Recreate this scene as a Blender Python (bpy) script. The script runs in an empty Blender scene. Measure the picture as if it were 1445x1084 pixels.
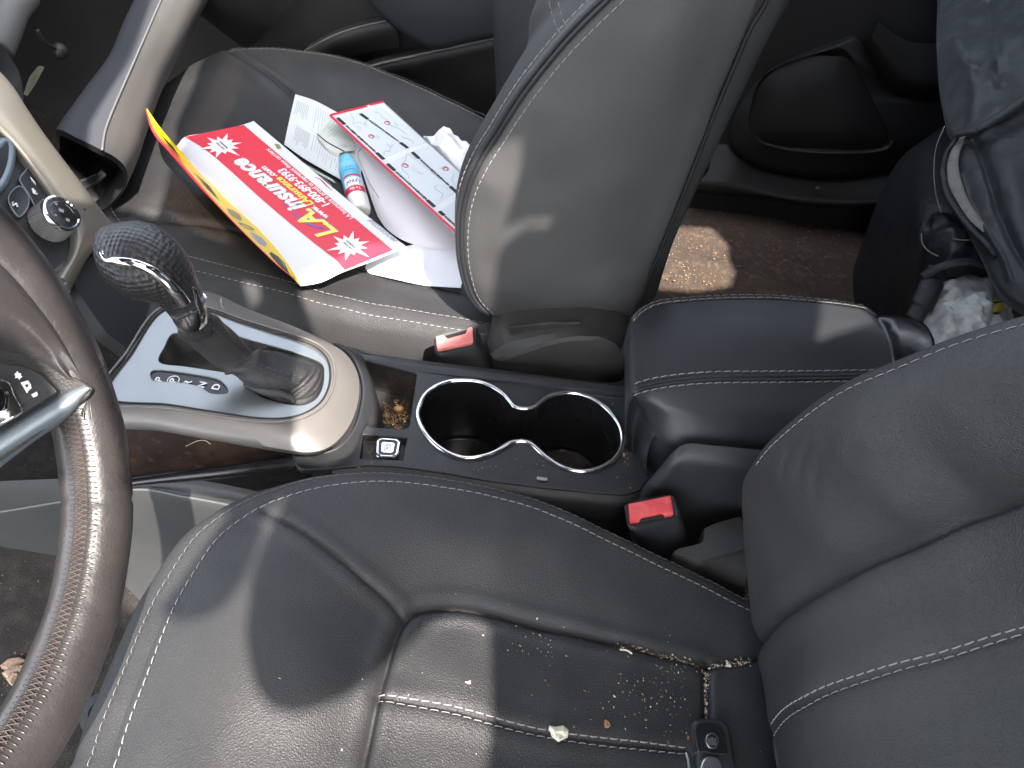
import bpy, bmesh, math, random
import numpy as np
from mathutils import Vector, Matrix

random.seed(7)
rng = np.random.default_rng(7)
S = bpy.context.scene
COL = S.collection
rad = math.radians

# ------------------------------------------------------------------ camera
FPX = 1086.0                       # focal length in pixels of a 1445 px wide frame
def cam_basis(p, y, r):
    f = np.array([-math.sin(y) * math.cos(p), math.cos(y) * math.cos(p), -math.sin(p)])
    r0 = np.array([math.cos(y), math.sin(y), 0.0])
    u0 = np.cross(r0, f)
    return r0 * math.cos(r) + u0 * math.sin(r), -r0 * math.sin(r) + u0 * math.cos(r), f
RR, UU, FF = cam_basis(rad(51), rad(1.8), rad(6))
CAM = np.array([0.0, -0.408, 0.915])
cd = bpy.data.cameras.new('camera')
cam = bpy.data.objects.new('camera', cd)
COL.objects.link(cam)
cd.sensor_width = 36.0
cd.lens = FPX / 1445.0 * 36.0
cd.clip_start = 0.02
cd.clip_end = 200
M = Matrix.Identity(4)
for i in range(3):
    M[i][0], M[i][1], M[i][2], M[i][3] = RR[i], UU[i], -FF[i], CAM[i]
cam.matrix_world = M
S.camera = cam

# ------------------------------------------------------------------ light
SUN_AZ, SUN_EL = 150.0, 58.0
LDIR = np.array([math.sin(rad(SUN_AZ)) * math.cos(rad(SUN_EL)), math.cos(rad(SUN_AZ)) * math.cos(rad(SUN_EL)), math.sin(rad(SUN_EL))])
world = bpy.data.worlds.new('World')
S.world = world
world.use_nodes = True
wn = world.node_tree
sky = wn.nodes.new('ShaderNodeTexSky')
sky.sky_type = 'NISHITA'
sky.sun_disc = False
sky.dust_density = 3.0
sky.air_density = 1.0
sky.ozone_density = 0.5
sky.sun_elevation = rad(SUN_EL)
sky.sun_rotation = rad(SUN_AZ)
bgn = wn.nodes['Background']
hsv = wn.nodes.new('ShaderNodeHueSaturation')
hsv.inputs['Saturation'].default_value = 0.45      # hazy, pale sky
wn.links.new(sky.outputs[0], hsv.inputs['Color'])
wn.links.new(hsv.outputs['Color'], bgn.inputs['Color'])
bgn.inputs['Strength'].default_value = 0.15
sl = bpy.data.lights.new('sun', 'SUN')
sl.energy = 2.3
sl.angle = rad(0.6)
sl.color = (1.0, 0.91, 0.84)
so = bpy.data.objects.new('sun', sl)
COL.objects.link(so)
so.rotation_euler = Vector(LDIR).to_track_quat('Z', 'Y').to_euler()
S.view_settings.view_transform = 'Standard'
S.view_settings.look = 'None'
S.view_settings.gamma = 1.0
S.view_settings.use_curve_mapping = False
S.view_settings.exposure = 2.92
S.cycles.use_denoising = True
S.cycles.max_bounces = 8
S.cycles.sample_clamp_indirect = 6.0
# ------------------------------------------------------------------ helpers
def ray(px, py):
    return (px - 722.5) / FPX * RR - (py - 542.0) / FPX * UU + FF
def PZ(px, py, z):
    d = ray(px, py); return CAM + d * (z - CAM[2]) / d[2]
def PY(px, py, y):
    d = ray(px, py); return CAM + d * (y - CAM[1]) / d[1]
def PX(px, py, x):
    d = ray(px, py); return CAM + d * (x - CAM[0]) / d[0]
def unit(v):
    v = np.asarray(v, float); return v / (np.linalg.norm(v) + 1e-12)

class Frame:
    def __init__(s, O, e1, e2):
        s.O = np.asarray(O, float); s.e1 = unit(e1)
        e2 = np.asarray(e2, float); s.e2 = unit(e2 - s.e1 * (e2 @ s.e1)); s.n = np.cross(s.e1, s.e2)
    def pix(s, px, py, h=0.0):                # pixel -> world on the plane at height h
        d = ray(px, py); t = ((s.O + s.n * h - CAM) @ s.n) / (d @ s.n); return CAM + d * t
    def uv(s, P):
        P = np.asarray(P, float) - s.O
        return np.stack([P @ s.e1, P @ s.e2], -1)
    def w(s, uv, h=0.0):
        uv = np.asarray(uv, float); h = np.asarray(h, float)
        return s.O + uv[..., :1] * s.e1 + uv[..., 1:2] * s.e2 + h[..., None] * s.n
    def puv(s, pts, h=0.0):
        return np.array([s.uv(s.pix(p[0], p[1], p[2] if len(p) > 2 else h)) for p in pts])
    def mat(s):
        m = Matrix.Identity(4)
        for i in range(3):
            m[i][0], m[i][1], m[i][2], m[i][3] = s.e1[i], s.e2[i], s.n[i], s.O[i]
        return m

def resample(Q, n, closed=False):
    Q = np.asarray(Q, float)
    if closed: Q = np.vstack([Q, Q[:1]])
    d = np.r_[0, np.cumsum(np.linalg.norm(np.diff(Q, axis=0), axis=1))]
    t = np.linspace(0, d[-1], n + 1)[:-1] if closed else np.linspace(0, d[-1], n)
    return np.stack([np.interp(t, d, Q[:, k]) for k in range(Q.shape[1])], 1)
def spl(P, n, closed=False, sub=16):
    P = np.asarray(P, float); k = len(P)
    if k < 3: return resample(P, n, closed)
    if closed: E = np.vstack([P[-1:], P, P[:2]])
    else: E = np.vstack([2 * P[0] - P[1], P, 2 * P[-1] - P[-2]])
    out = []
    for i in range(len(E) - 3):
        p0, p1, p2, p3 = E[i:i + 4]
        a = [0.0]
        for q, r in ((p0, p1), (p1, p2), (p2, p3)):
            a.append(a[-1] + max(np.linalg.norm(r - q), 1e-7) ** 0.5)
        t0, t1, t2, t3 = a
        for t in np.linspace(t1, t2, sub, endpoint=False):
            A1 = (t1 - t) / (t1 - t0) * p0 + (t - t0) / (t1 - t0) * p1
            A2 = (t2 - t) / (t2 - t1) * p1 + (t - t1) / (t2 - t1) * p2
            A3 = (t3 - t) / (t3 - t2) * p2 + (t - t2) / (t3 - t2) * p3
            B1 = (t2 - t) / (t2 - t0) * A1 + (t - t0) / (t2 - t0) * A2
            B2 = (t3 - t) / (t3 - t1) * A2 + (t - t1) / (t3 - t1) * A3
            out.append((t2 - t) / (t2 - t1) * B1 + (t - t1) / (t2 - t1) * B2)
    if not closed: out.append(P[-1])
    return resample(np.array(out), n, closed)

class MB:
    def __init__(s): s.V = []; s.F = []; s.n = 0; s.flat = False
    def add(s, V, F):
        V = np.asarray(V, float).reshape(-1, 3)
        s.V.append(V); s.F += [tuple(int(i) + s.n for i in f) for f in F]; s.n += len(V); return s
    def grid(s, G, cc=False, cr=False):       # G (r, c, 3)
        r, c = G.shape[:2]; F = []
        for i in range(r if cr else r - 1):
            for j in range(c if cc else c - 1):
                a, b = i * c + j, i * c + (j + 1) % c
                i2 = (i + 1) % r
                F.append((a, b, i2 * c + (j + 1) % c, i2 * c + j))
        return s.add(G.reshape(-1, 3), F)
    def rings(s, R, cap0=True, cap1=True):
        R = np.asarray(R, float); r, c = R.shape[:2]
        b0 = s.n; s.grid(R, cc=True)
        if cap0: s.F.append(tuple(b0 + j for j in range(c - 1, -1, -1)))
        if cap1: s.F.append(tuple(b0 + (r - 1) * c + j for j in range(c)))
        return s
    def tube(s, path, r, n=8, closed=False, cap=True, flat=1.0, up=None):
        P = np.asarray(path, float); k = len(P)
        r = np.full(k, r, float) if np.isscalar(r) else np.asarray(r, float)
        if closed: T = np.roll(P, -1, 0) - np.roll(P, 1, 0)
        else:
            T = np.gradient(P, axis=0)
        T /= np.linalg.norm(T, axis=1)[:, None] + 1e-12
        if up is not None:
            N = np.array([unit(np.asarray(up, float) - t * (np.asarray(up, float) @ t)) for t in T])
        else:
            a = np.array([0, 0, 1.0]) if abs(T[0][2]) < .9 else np.array([1.0, 0, 0])
            N = [unit(np.cross(np.cross(T[0], a), T[0]))]
            for t in T[1:]: N.append(unit(N[-1] - t * (N[-1] @ t)))
            N = np.array(N)
        B = np.cross(T, N)
        an = np.linspace(0, 2 * np.pi, n, endpoint=False)
        G = P[:, None] + r[:, None, None] * (np.cos(an)[None, :, None] * B[:, None] + flat * np.sin(an)[None, :, None] * N[:, None])
        if closed: return s.grid(G, cc=True, cr=True)
        return s.rings(G[:, ::-1] if False else G, cap, cap)
    def ball(s, c, r, nu=12, nv=8, ax=None):
        c = np.asarray(c, float); r = np.ones(3) * r
        A = np.eye(3) if ax is None else np.asarray(ax, float)
        th = np.linspace(0.02, np.pi - 0.02, nv); ph = np.linspace(0, 2 * np.pi, nu, endpoint=False)
        L = np.stack([np.sin(th)[:, None] * np.cos(ph), np.sin(th)[:, None] * np.sin(ph), np.cos(th)[:, None] * np.ones(nu)], -1) * r
        return s.rings(c + L @ A)
    def box(s, c, size, A=None, bev=0.0):
        bm = bmesh.new(); bmesh.ops.create_cube(bm, size=1.0)
        for v in bm.verts: v.co = Vector((v.co.x * size[0], v.co.y * size[1], v.co.z * size[2]))
        if bev > 0: bmesh.ops.bevel(bm, geom=list(bm.edges), offset=bev, segments=3, profile=0.6, affect='EDGES')
        bm.verts.index_update()
        V = np.array([v.co for v in bm.verts]); F = [[v.index for v in f.verts] for f in bm.faces]; bm.free()
        if A is not None: V = V @ np.asarray(A, float)
        return s.add(V + np.asarray(c, float), F)
    def prism(s, ring, d, bev=0.0):           # planar world ring extruded by vector d, optional rim rounding
        R = np.asarray(ring, float); d = np.asarray(d, float); c = R.mean(0); s.flat = True
        nrm = unit(d)
        T = np.roll(R, -1, 0) - np.roll(R, 1, 0); O = np.cross(T, nrm); O /= np.linalg.norm(O, axis=1)[:, None] + 1e-12
        if ((R - c) * O).sum() < 0: O = -O
        if bev <= 0: L = [R, R + d]
        else:
            L = [R]
            h = np.linalg.norm(d)
            for a in np.linspace(0, 90, 5):
                L.append(R - O * bev * (1 - math.cos(rad(a))) + nrm * (h - bev + bev * math.sin(rad(a))))
        return s.rings(np.array(L), True, True)
    def data(s): return np.vstack(s.V), s.F

ORG = {}
def mesh_from(name, V, F, mats, sharp=None, mi=None, vn=None):
    me = bpy.data.meshes.new(name)
    me.from_pydata([tuple(map(float, v)) for v in V], [], [tuple(f) for f in F])
    for m in (mats if isinstance(mats, (list, tuple)) else [mats]): me.materials.append(m)
    if mi is not None: me.polygons.foreach_set('material_index', np.asarray(mi, np.int32))
    me.polygons.foreach_set('use_smooth', np.ones(len(me.polygons), bool))
    if vn is None: bm = bmesh.new(); bm.from_mesh(me); bmesh.ops.recalc_face_normals(bm, faces=bm.faces); bm.to_mesh(me); bm.free()
    if sharp: me.set_sharp_from_angle(angle=rad(sharp))
    if vn is not None: me.normals_split_custom_set_from_vertices([tuple(map(float, n)) for n in vn])
    me.update()
    return me
def obj(name, V, F, mats, parent=None, sharp=45, org=None, mi=None, vn=None):
    if isinstance(V, MB): V, F2 = V.data(); F = F2
    V = np.asarray(V, float)
    o_ = ORG[parent.name] if parent is not None else (np.asarray(org, float) if org is not None else np.array([V[:, 0].mean(), V[:, 1].mean(), V[:, 2].min()]))
    o = bpy.data.objects.new(name, mesh_from(name, V - o_, F, mats, sharp, mi, vn))
    COL.objects.link(o)
    if parent is not None: o.parent = parent
    else: o.location = o_
    ORG[o.name] = o_
    return o
def mobj(name, mb, mats, parent=None, sharp=45, org=None):
    V, F = mb.data(); return obj(name, V, F, mats, parent, (sharp or 40) if mb.flat else sharp, org)
def tag(o, label=None, cat=None, group=None, kind=None):
    if label: o['label'] = label
    if cat: o['category'] = cat
    if group: o['group'] = group
    if kind: o['kind'] = kind
    return o
def thing(name, loc, label, cat, group=None):
    o = bpy.data.objects.new(name, None); COL.objects.link(o); o.empty_display_size = .05
    o.location = loc; ORG[o.name] = np.asarray(loc, float)
    return tag(o, label, cat, group)
def curve_mesh(cu):
    o = bpy.data.objects.new('tmp', cu); COL.objects.link(o)
    dg = bpy.context.evaluated_depsgraph_get(); dg.update()
    me = bpy.data.meshes.new_from_object(o.evaluated_get(dg))
    V = np.array([v.co for v in me.vertices]).reshape(-1, 3); F = [tuple(p.vertices) for p in me.polygons]
    bpy.data.objects.remove(o); bpy.data.curves.remove(cu); bpy.data.meshes.remove(me)
    return V, F
def plate(outlines, fr, thick, bev=0.0, h=0.0, res=2):   # flat plate with holes; top face at height h
    cu = bpy.data.curves.new('t', 'CURVE'); cu.dimensions = '2D'; cu.fill_mode = 'BOTH'
    cu.extrude = max(thick / 2 - bev, 1e-5); cu.bevel_depth = bev; cu.bevel_resolution = res; cu.offset = -bev
    for P in outlines:
        sp = cu.splines.new('POLY'); sp.points.add(len(P) - 1)
        for p, q in zip(sp.points, P): p.co = (q[0], q[1], 0, 1)
        sp.use_cyclic_u = True
    V, F = curve_mesh(cu)
    V[:, 2] += h - thick / 2
    return fr.w(V[:, :2], V[:, 2]), F
def text(body, fr, c, w=None, hgt=None, h=0.0003, thick=0.0003, bold=0.0, shear=0.0, ang=0.0, spacing=1.0):
    cu = bpy.data.curves.new('t', 'FONT'); cu.body = body; cu.extrude = .01; cu.offset = bold; cu.shear = shear; cu.size = 1.0
    cu.resolution_u = 3; cu.space_character = spacing
    V, F = curve_mesh(cu)
    lo, hi = V.min(0), V.max(0); V = V - (lo + hi) / 2; sz = hi - lo
    k = (w / sz[0]) if w else hgt / sz[1]
    ky = (hgt / sz[1]) if hgt else k
    V[:, 0] *= k; V[:, 1] *= ky; V[:, 2] = np.sign(V[:, 2]) * thick / 2
    ca, sa = math.cos(ang), math.sin(ang)
    uv = np.stack([V[:, 0] * ca - V[:, 1] * sa + c[0], V[:, 0] * sa + V[:, 1] * ca + c[1]], -1)
    return fr.w(uv, V[:, 2] + h), F

def pip(P, poly):
    x, y = P[:, 0], P[:, 1]; c = np.zeros(len(P), bool); q = np.asarray(poly); j = len(q) - 1
    for i in range(len(q)):
        a = (q[i, 1] > y) != (q[j, 1] > y)
        c ^= a & (x < (q[j, 0] - q[i, 0]) * (y - q[i, 1]) / (q[j, 1] - q[i, 1] + 1e-15) + q[i, 0]); j = i
    return c
def dpoly(P, L):
    d = np.full(len(P), 1e9)
    for a, b in zip(L[:-1], L[1:]):
        ab = b - a; t = np.clip(((P - a) @ ab) / (ab @ ab + 1e-15), 0, 1)
        d = np.minimum(d, np.linalg.norm(P - a - t[:, None] * ab, axis=1))
    return d
class Field:                                   # smooth height field over a frame's plane, with sewn creases
    def __init__(s, fr, ctrl, lam=2e-4):
        s.fr = fr; s.C = np.array([c[:2] for c in ctrl], float); h = np.array([c[2] for c in ctrl], float)
        n = len(h); K = s.k(s.C, s.C) + lam * np.eye(n); Pm = np.c_[np.ones(n), s.C]
        A = np.block([[K, Pm], [Pm.T, np.zeros((3, 3))]])
        sol = np.linalg.lstsq(A, np.r_[h, 0, 0, 0], rcond=None)[0]; s.wt, s.a = sol[:n], sol[n:]
        s.seams = []; s.waves = []
    def k(s, A, B):
        r2 = ((A[:, None] - B[None]) ** 2).sum(2); return r2 * np.log(r2 + 1e-9)
    def base(s, uv):
        uv = np.asarray(uv, float).reshape(-1, 2)
        return s.k(uv, s.C) @ s.wt + s.a[0] + uv @ s.a[1:]
    def wave(s, amp, scale, n=10, seed=1):
        g = np.random.default_rng(seed)
        for _ in range(n):
            a = g.uniform(0, 2 * np.pi); f = scale * g.uniform(.5, 1.6); s.waves.append((amp / n ** .5, np.array([math.cos(a), math.sin(a)]) * f, g.uniform(0, 6.28)))
    def __call__(s, uv):
        uv = np.asarray(uv, float).reshape(-1, 2); h = s.base(uv)
        for a, f, p in s.waves: h = h + a * np.sin(uv @ f + p)
        for L, dep, wid, puff in s.seams:
            m = (uv[:, 0] > L[:, 0].min() - .06) & (uv[:, 0] < L[:, 0].max() + .06) & (uv[:, 1] > L[:, 1].min() - .06) & (uv[:, 1] < L[:, 1].max() + .06)
            if not m.any(): continue
            d = dpoly(uv[m], L)
            h[m] += -dep * np.exp(-(d / wid) ** 2) + puff * np.exp(-((d - 4 * wid) / (3 * wid)) ** 2)
        return h
    def march(s, px, py):
        h = float(s.base(s.C.mean(0))[0])
        for _ in range(16):
            uv = s.fr.uv(s.fr.pix(px, py, h)); h = .5 * h + .5 * float(s.base(uv)[0])
        return s.fr.uv(s.fr.pix(px, py, h))
    def march_many(s, pts):
        pts = np.asarray(pts, float); D = np.array([ray(*p) for p in pts]); h = np.full(len(pts), float(s.base(s.C.mean(0))[0]))
        for _ in range(18):
            t = ((s.fr.O - CAM) @ s.fr.n + h) / (D @ s.fr.n); uv = s.fr.uv(CAM + D * t[:, None]); h = .5 * h + .5 * s.base(uv)
        t = ((s.fr.O - CAM) @ s.fr.n + h) / (D @ s.fr.n); return s.fr.uv(CAM + D * t[:, None])
    def line(s, pts, n=60, smooth=True):
        q = np.array([s.march(*p[:2]) for p in pts]); return spl(q, n) if smooth else resample(q, n)
    def at(s, uv, off=0.0):
        uv = np.asarray(uv, float).reshape(-1, 2); return s.fr.w(uv, s(uv) + off)
    def normal(s, uv, e=.002):
        uv = np.asarray(uv, float).reshape(-1, 2)
        dx = (s(uv + [e, 0]) - s(uv - [e, 0])) / (2 * e); dy = (s(uv + [0, e]) - s(uv - [0, e])) / (2 * e)
        n = s.fr.n[None] - dx[:, None] * s.fr.e1 - dy[:, None] * s.fr.e2
        return n / np.linalg.norm(n, axis=1)[:, None]
    def px(s, px, py, off=0.0):
        return s.at(s.march(px, py), off)[0]
def offset2(L, d, closed=False):
    L = np.asarray(L, float)
    T = (np.roll(L, -1, 0) - np.roll(L, 1, 0)) if closed else np.gradient(L, axis=0)
    N = np.stack([T[:, 1], -T[:, 0]], 1); N /= np.linalg.norm(N, axis=1)[:, None] + 1e-12
    return L + N * d
def ring_out(L):                               # outward unit normals of a closed 2-D loop
    N = offset2(L, 1.0, True) - L
    area = .5 * np.sum(L[:, 0] * np.roll(L[:, 1], -1) - np.roll(L[:, 0], -1) * L[:, 1])
    return N if area > 0 else -N
def cushion_mesh(F, outline, spine, skirt, M=70, kout=None):
    """rings from a closed outline to a spine; skirt = [(out, down)] beyond the outline"""
    N = len(outline); fr = F.fr
    a, b = np.asarray(spine[0], float), np.asarray(spine[1], float); ab = b - a
    t = np.clip(((outline - a) @ ab) / (ab @ ab), 0, 1); core = a + t[:, None] * ab
    sm = np.ones(9) / 9
    for k in range(2):
        core[:, k] = np.convolve(np.r_[core[-4:, k], core[:, k], core[:4, k]], sm, 'valid')
    out = ring_out(outline); h0 = F(outline)
    ko = np.ones(N) if kout is None else kout(out)
    rows = []
    for o_, d_ in skirt[::-1]:
        rows.append(fr.w(outline + out * (o_ * ko)[:, None], h0 - d_ - 0 * ko))
    for s_ in np.linspace(0, 1, M) ** 0.9:
        uv = outline * (1 - s_) + core * s_
        rows.append(fr.w(uv, F(uv)))
    return np.array(rows), len(skirt)
def faces_grid(r, c):
    i, j = np.meshgrid(np.arange(r - 1), np.arange(c), indexing='ij'); i = i.ravel(); j = j.ravel(); j2 = (j + 1) % c
    return np.stack([i * c + j, i * c + j2, (i + 1) * c + j2, (i + 1) * c + j], 1)
def split_obj(names_masks, V, Fc, parent, mats):
    out = {}; A = V[Fc]
    fnm = np.cross(A[:, 2] - A[:, 0], A[:, 3] - A[:, 1]); vn = np.zeros_like(V)
    for k in range(4): np.add.at(vn, Fc[:, k], fnm)
    vn /= np.linalg.norm(vn, axis=1)[:, None] + 1e-15
    for nm, m in names_masks:
        f = Fc[m]
        if len(f) == 0: continue
        used, inv = np.unique(f, return_inverse=True)
        out[nm] = obj(nm, V[used], inv.reshape(f.shape), mats.get(nm, mats['*']), parent, sharp=None, vn=vn[used])
    return out
def stitch(mb, pts, nrm, ln=.0052, gap=.0012, r=.00075, lift=.0002):
    r = r * .48; P = np.asarray(pts, float); N = np.asarray(nrm, float)
    d = np.r_[0, np.cumsum(np.linalg.norm(np.diff(P, axis=0), axis=1))]
    q = 0.0
    f = lambda t: np.array([np.interp(t, d, P[:, k]) for k in range(3)])
    g = lambda t: unit(np.array([np.interp(t, d, N[:, k]) for k in range(3)]))
    while q + ln < d[-1]:
        a, b = f(q), f(q + ln); n = g(q + ln / 2); t = unit(b - a); sd = np.cross(n, t)
        sk = sd * r * .35
        a = a - sk; b = b + sk
        sec = [(0, -.0004), (.12, r * .55 + lift), (.5, r + lift), (.88, r * .55 + lift), (1, -.0004)]
        G = []
        for u, hh in sec:
            c = a + (b - a) * u + n * hh; w = r * (1 if 0 < u < 1 else .5)
            G.append([c + sd * w, c + sd * w * .6 + n * r * .5, c - sd * w * .6 + n * r * .5, c - sd * w])
        mb.grid(np.array(G)); q += ln + gap
def fstitch(mb, F, uv, **k):
    mb_uv = np.asarray(uv); stitch(mb, F.at(mb_uv), F.normal(mb_uv), **k)
def surf_patch(rows, nu, nv):                  # rows of 3-D points -> smooth grid
    R = np.array([spl(r, nu) for r in rows])
    return np.stack([spl(R[:, j], nv, sub=12) for j in range(nu)], 1)
def pxring(pts, z, n=None, smooth=False):
    q = np.array([PZ(p[0], p[1], p[2] if len(p) > 2 else z) for p in pts])
    return q if n is None else (spl(q, n, True) if smooth else resample(q, n, True))
# ------------------------------------------------------------------ materials
def mat(name, col, rough=.5, metal=0.0, spec=.5, bump=None, var=None, coat=0.0, rvar=None, sheen=0.0, spots=None, aniso=0.0, trans=0.0):
    """bump: list of (kind, scale, strength, distance); var: (scale, colour2, low, high); spots: (scale, colour, thr)"""
    m = bpy.data.materials.new(name); m.use_nodes = True
    nt = m.node_tree; b = nt.nodes['Principled BSDF']
    N, Lk = nt.nodes.new, nt.links.new
    tc = N('ShaderNodeTexCoord').outputs['Object']
    b.inputs['Base Color'].default_value = (*col, 1); b.inputs['Roughness'].default_value = rough
    b.inputs['Metallic'].default_value = metal; b.inputs['Specular IOR Level'].default_value = spec
    b.inputs['Coat Weight'].default_value = coat; b.inputs['Coat Roughness'].default_value = .12
    if sheen: b.inputs['Sheen Weight'].default_value = sheen; b.inputs['Sheen Roughness'].default_value = .4
    if trans: b.inputs['Transmission Weight'].default_value = trans
    if aniso: b.inputs['Anisotropic'].default_value = aniso
    def noise(sc, det=5, rg=.55):
        n = N('ShaderNodeTexNoise'); n.inputs['Scale'].default_value = sc; n.inputs['Detail'].default_value = det; n.inputs['Roughness'].default_value = rg
        Lk(tc, n.inputs['Vector']); return n.outputs['Fac']
    def ramp(x, lo, hi):
        r = N('ShaderNodeMapRange'); r.inputs['From Min'].default_value = lo; r.inputs['From Max'].default_value = hi; Lk(x, r.inputs['Value']); return r.outputs['Result']
    cur = None
    for v in ([var] if isinstance(var, tuple) else (var or [])):
        mx = N('ShaderNodeMix'); mx.data_type = 'RGBA'
        Lk(ramp(noise(v[0]), v[2], v[3]), mx.inputs['Factor'])
        if cur is None: mx.inputs['A'].default_value = (*col, 1)
        else: Lk(cur, mx.inputs['A'])
        mx.inputs['B'].default_value = (*v[1], 1); cur = mx.outputs['Result']
    if spots:
        mx = N('ShaderNodeMix'); mx.data_type = 'RGBA'
        Lk(ramp(noise(spots[0], 2, .6), spots[2], spots[2] + .03), mx.inputs['Factor'])
        if cur is None: mx.inputs['A'].default_value = (*col, 1)
        else: Lk(cur, mx.inputs['A'])
        mx.inputs['B'].default_value = (*spots[1], 1); cur = mx.outputs['Result']
    if cur is not None: Lk(cur, b.inputs['Base Color'])
    if rvar: 
        r = N('ShaderNodeMapRange'); Lk(noise(rvar[0]), r.inputs['Value']); r.inputs['From Min'].default_value = .3; r.inputs['From Max'].default_value = .7
        r.inputs['To Min'].default_value = rvar[1]; r.inputs['To Max'].default_value = rvar[2]; Lk(r.outputs['Result'], b.inputs['Roughness'])
    last = None
    for kind, sc, st, dist in (bump or []):
        if kind == 'noise': hgt = noise(sc, 4)
        elif kind == 'brush':
            mp = N('ShaderNodeMapping'); mp.inputs['Scale'].default_value = (.05, 1, 1); Lk(tc, mp.inputs['Vector'])
            n = N('ShaderNodeTexNoise'); n.inputs['Scale'].default_value = sc; Lk(mp.outputs[0], n.inputs['Vector']); hgt = n.outputs['Fac']
        else:
            n0 = N('ShaderNodeTexNoise'); n0.inputs['Scale'].default_value = sc * .35; Lk(tc, n0.inputs['Vector'])
            ad = N('ShaderNodeMixRGB'); ad.blend_type = 'ADD'; ad.inputs['Fac'].default_value = 1.2 / sc if kind != 'dots' else 0.0
            Lk(tc, ad.inputs['Color1']); Lk(n0.outputs['Color'], ad.inputs['Color2'])
            v = N('ShaderNodeTexVoronoi'); v.inputs['Scale'].default_value = sc
            v.feature = 'F1' if kind in ('grain', 'dots') else 'DISTANCE_TO_EDGE'; Lk(ad.outputs[0], v.inputs['Vector']); hgt = v.outputs['Distance']
            if kind == 'dots': v.inputs['Randomness'].default_value = 0.0
        bp = N('ShaderNodeBump'); bp.inputs['Strength'].default_value = st; bp.inputs['Distance'].default_value = dist
        if kind in ('grain',): bp.invert = True
        Lk(hgt, bp.inputs['Height'])
        if last is not None: Lk(last, bp.inputs['Normal'])
        last = bp.outputs['Normal']
    if last is not None: Lk(last, b.inputs['Normal'])
    return m
LE = dict(bump=[('noise', 60, .05, .003), ('edge', 620, .8, .0007), ('noise', 1500, .25, .0004)])
m_leather = mat('black_leather', (.025, .0253, .0260), .57, spec=.48, var=(9, (.034, .034, .0342), .4, .75), rvar=(30, .52, .63), **LE)
m_leather_ins = mat('insert_leather', (.020, .0204, .0212), .56, spec=.45, var=(14, (.027, .027, .0275), .4, .75), rvar=(40, .50, .62), **LE)
m_leather_lit = mat('lit_side_leather', (.064, .064, .063), .55, spec=.36, var=(7, (.072, .071, .069), .4, .75), bump=[('noise', 45, .12, .003), ('edge', 600, .6, .0005), ('noise', 1300, .2, .0004)])  # lighter copy of the seat leather; bounce light on this side is in the colour
m_leather_smooth = mat('armrest_leather', (.025, .0265, .029), .44, spec=.45, bump=[('noise', 80, .12, .002), ('edge', 600, .22, .0004)], rvar=(25, .36, .48))
m_wheel = mat('worn_wheel_leather', (.027, .0252, .025), .26, spec=.55, var=[(18, (.040, .0362, .0352), .45, .75), (120, (.030, .024, .023), .5, .8)], bump=[('noise', 70, .35, .002), ('edge', 500, .25, .0004)], rvar=(50, .22, .40))
m_thread = mat('grey_thread', (.24, .23, .22), .7, bump=[('noise', 1800, .4, .0004)])
m_thread_brown = mat('worn_brown_thread', (.040, .029, .024), .6, var=(150, (.075, .055, .045), .4, .7))
m_thread_dark = mat('dark_thread', (.07, .07, .072), .6)
m_plastic = mat('black_plastic', (.022, .024, .026), .48, spec=.45, bump=[('noise', 900, .25, .0003)], var=(25, (.032, .033, .034), .45, .7), spots=(260, (.10, .085, .07), .74))
m_plastic_tex = mat('grained_black_plastic', (.042, .041, .039), .55, spec=.4, bump=[('edge', 500, .6, .0007)], var=(30, (.04, .036, .032), .5, .75))
m_plastic_gloss = mat('gloss_black_plastic', (.012, .012, .013), .22, spec=.5, bump=[('noise', 40, .05, .002)], rvar=(60, .12, .3))
m_plastic_dusty = mat('dusty_black_plastic', (.02, .019, .018), .6, var=[(60, (.07, .055, .042), .48, .75)], bump=[('noise', 700, .3, .0005)])
m_console_grey = mat('grey_console_plastic', (.036, .038, .038), .55, bump=[('edge', 700, .35, .0005)], var=(14, (.046, .046, .044), .4, .7))
m_dash_grey = mat('grey_dash_plastic', (.12, .118, .112), .55, bump=[('edge', 520, .35, .0006)], var=(10, (.14, .135, .125), .4, .7))
m_dash_smooth = mat('smooth_grey_plastic', (.055, .058, .064), .42, bump=[('noise', 600, .1, .0003)])
m_dark = mat('dark_trim', (.010, .010, .011), .6, bump=[('noise', 500, .2, .0004)])
m_door = mat('dark_door_plastic', (.015, .015, .015), .55, bump=[('edge', 400, .3, .0005)], var=(8, (.03, .029, .027), .4, .7))
m_door_shaded = mat('shade_darkened_door_plastic', (.0075, .0075, .0075), .6, spec=.35, bump=[('edge', 400, .3, .0005)])  # darker copy of the door plastic, with the rear cabin's shade in its colour
m_silver = mat('brushed_silver', (.27, .285, .28), .34, metal=.85, bump=[('brush', 900, .08, .0003)], rvar=(45, .32, .42))
m_bezel = mat('satin_beige_bezel', (.16, .151, .140), .42, metal=.3, bump=[('noise', 900, .06, .0002)], rvar=(35, .34, .46))
m_trim = mat('satin_champagne_trim', (.22, .205, .17), .38, metal=.5, bump=[('noise', 800, .06, .0002)], rvar=(35, .3, .42))
m_chrome = mat('chrome', (.78, .79, .80), .07, metal=1.0, rvar=(60, .05, .16))
m_spoke = mat('satin_blue_silver', (.20, .235, .26), .48, metal=.6, rvar=(45, .42, .54), spots=(210, (.5, .52, .52), .72))
m_wood = mat('dark_burl_wood', (.013, .008, .006), .6, spec=.1, var=[(16, (.034, .020, .014), .45, .6), (55, (.018, .011, .009), .52, .6), (130, (.05, .03, .02), .58, .7)])
m_red = mat('red_buckle_plastic', (.62, .055, .06), .34, var=(80, (.74, .16, .15), .45, .75), bump=[('noise', 300, .12, .0005)])
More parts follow.
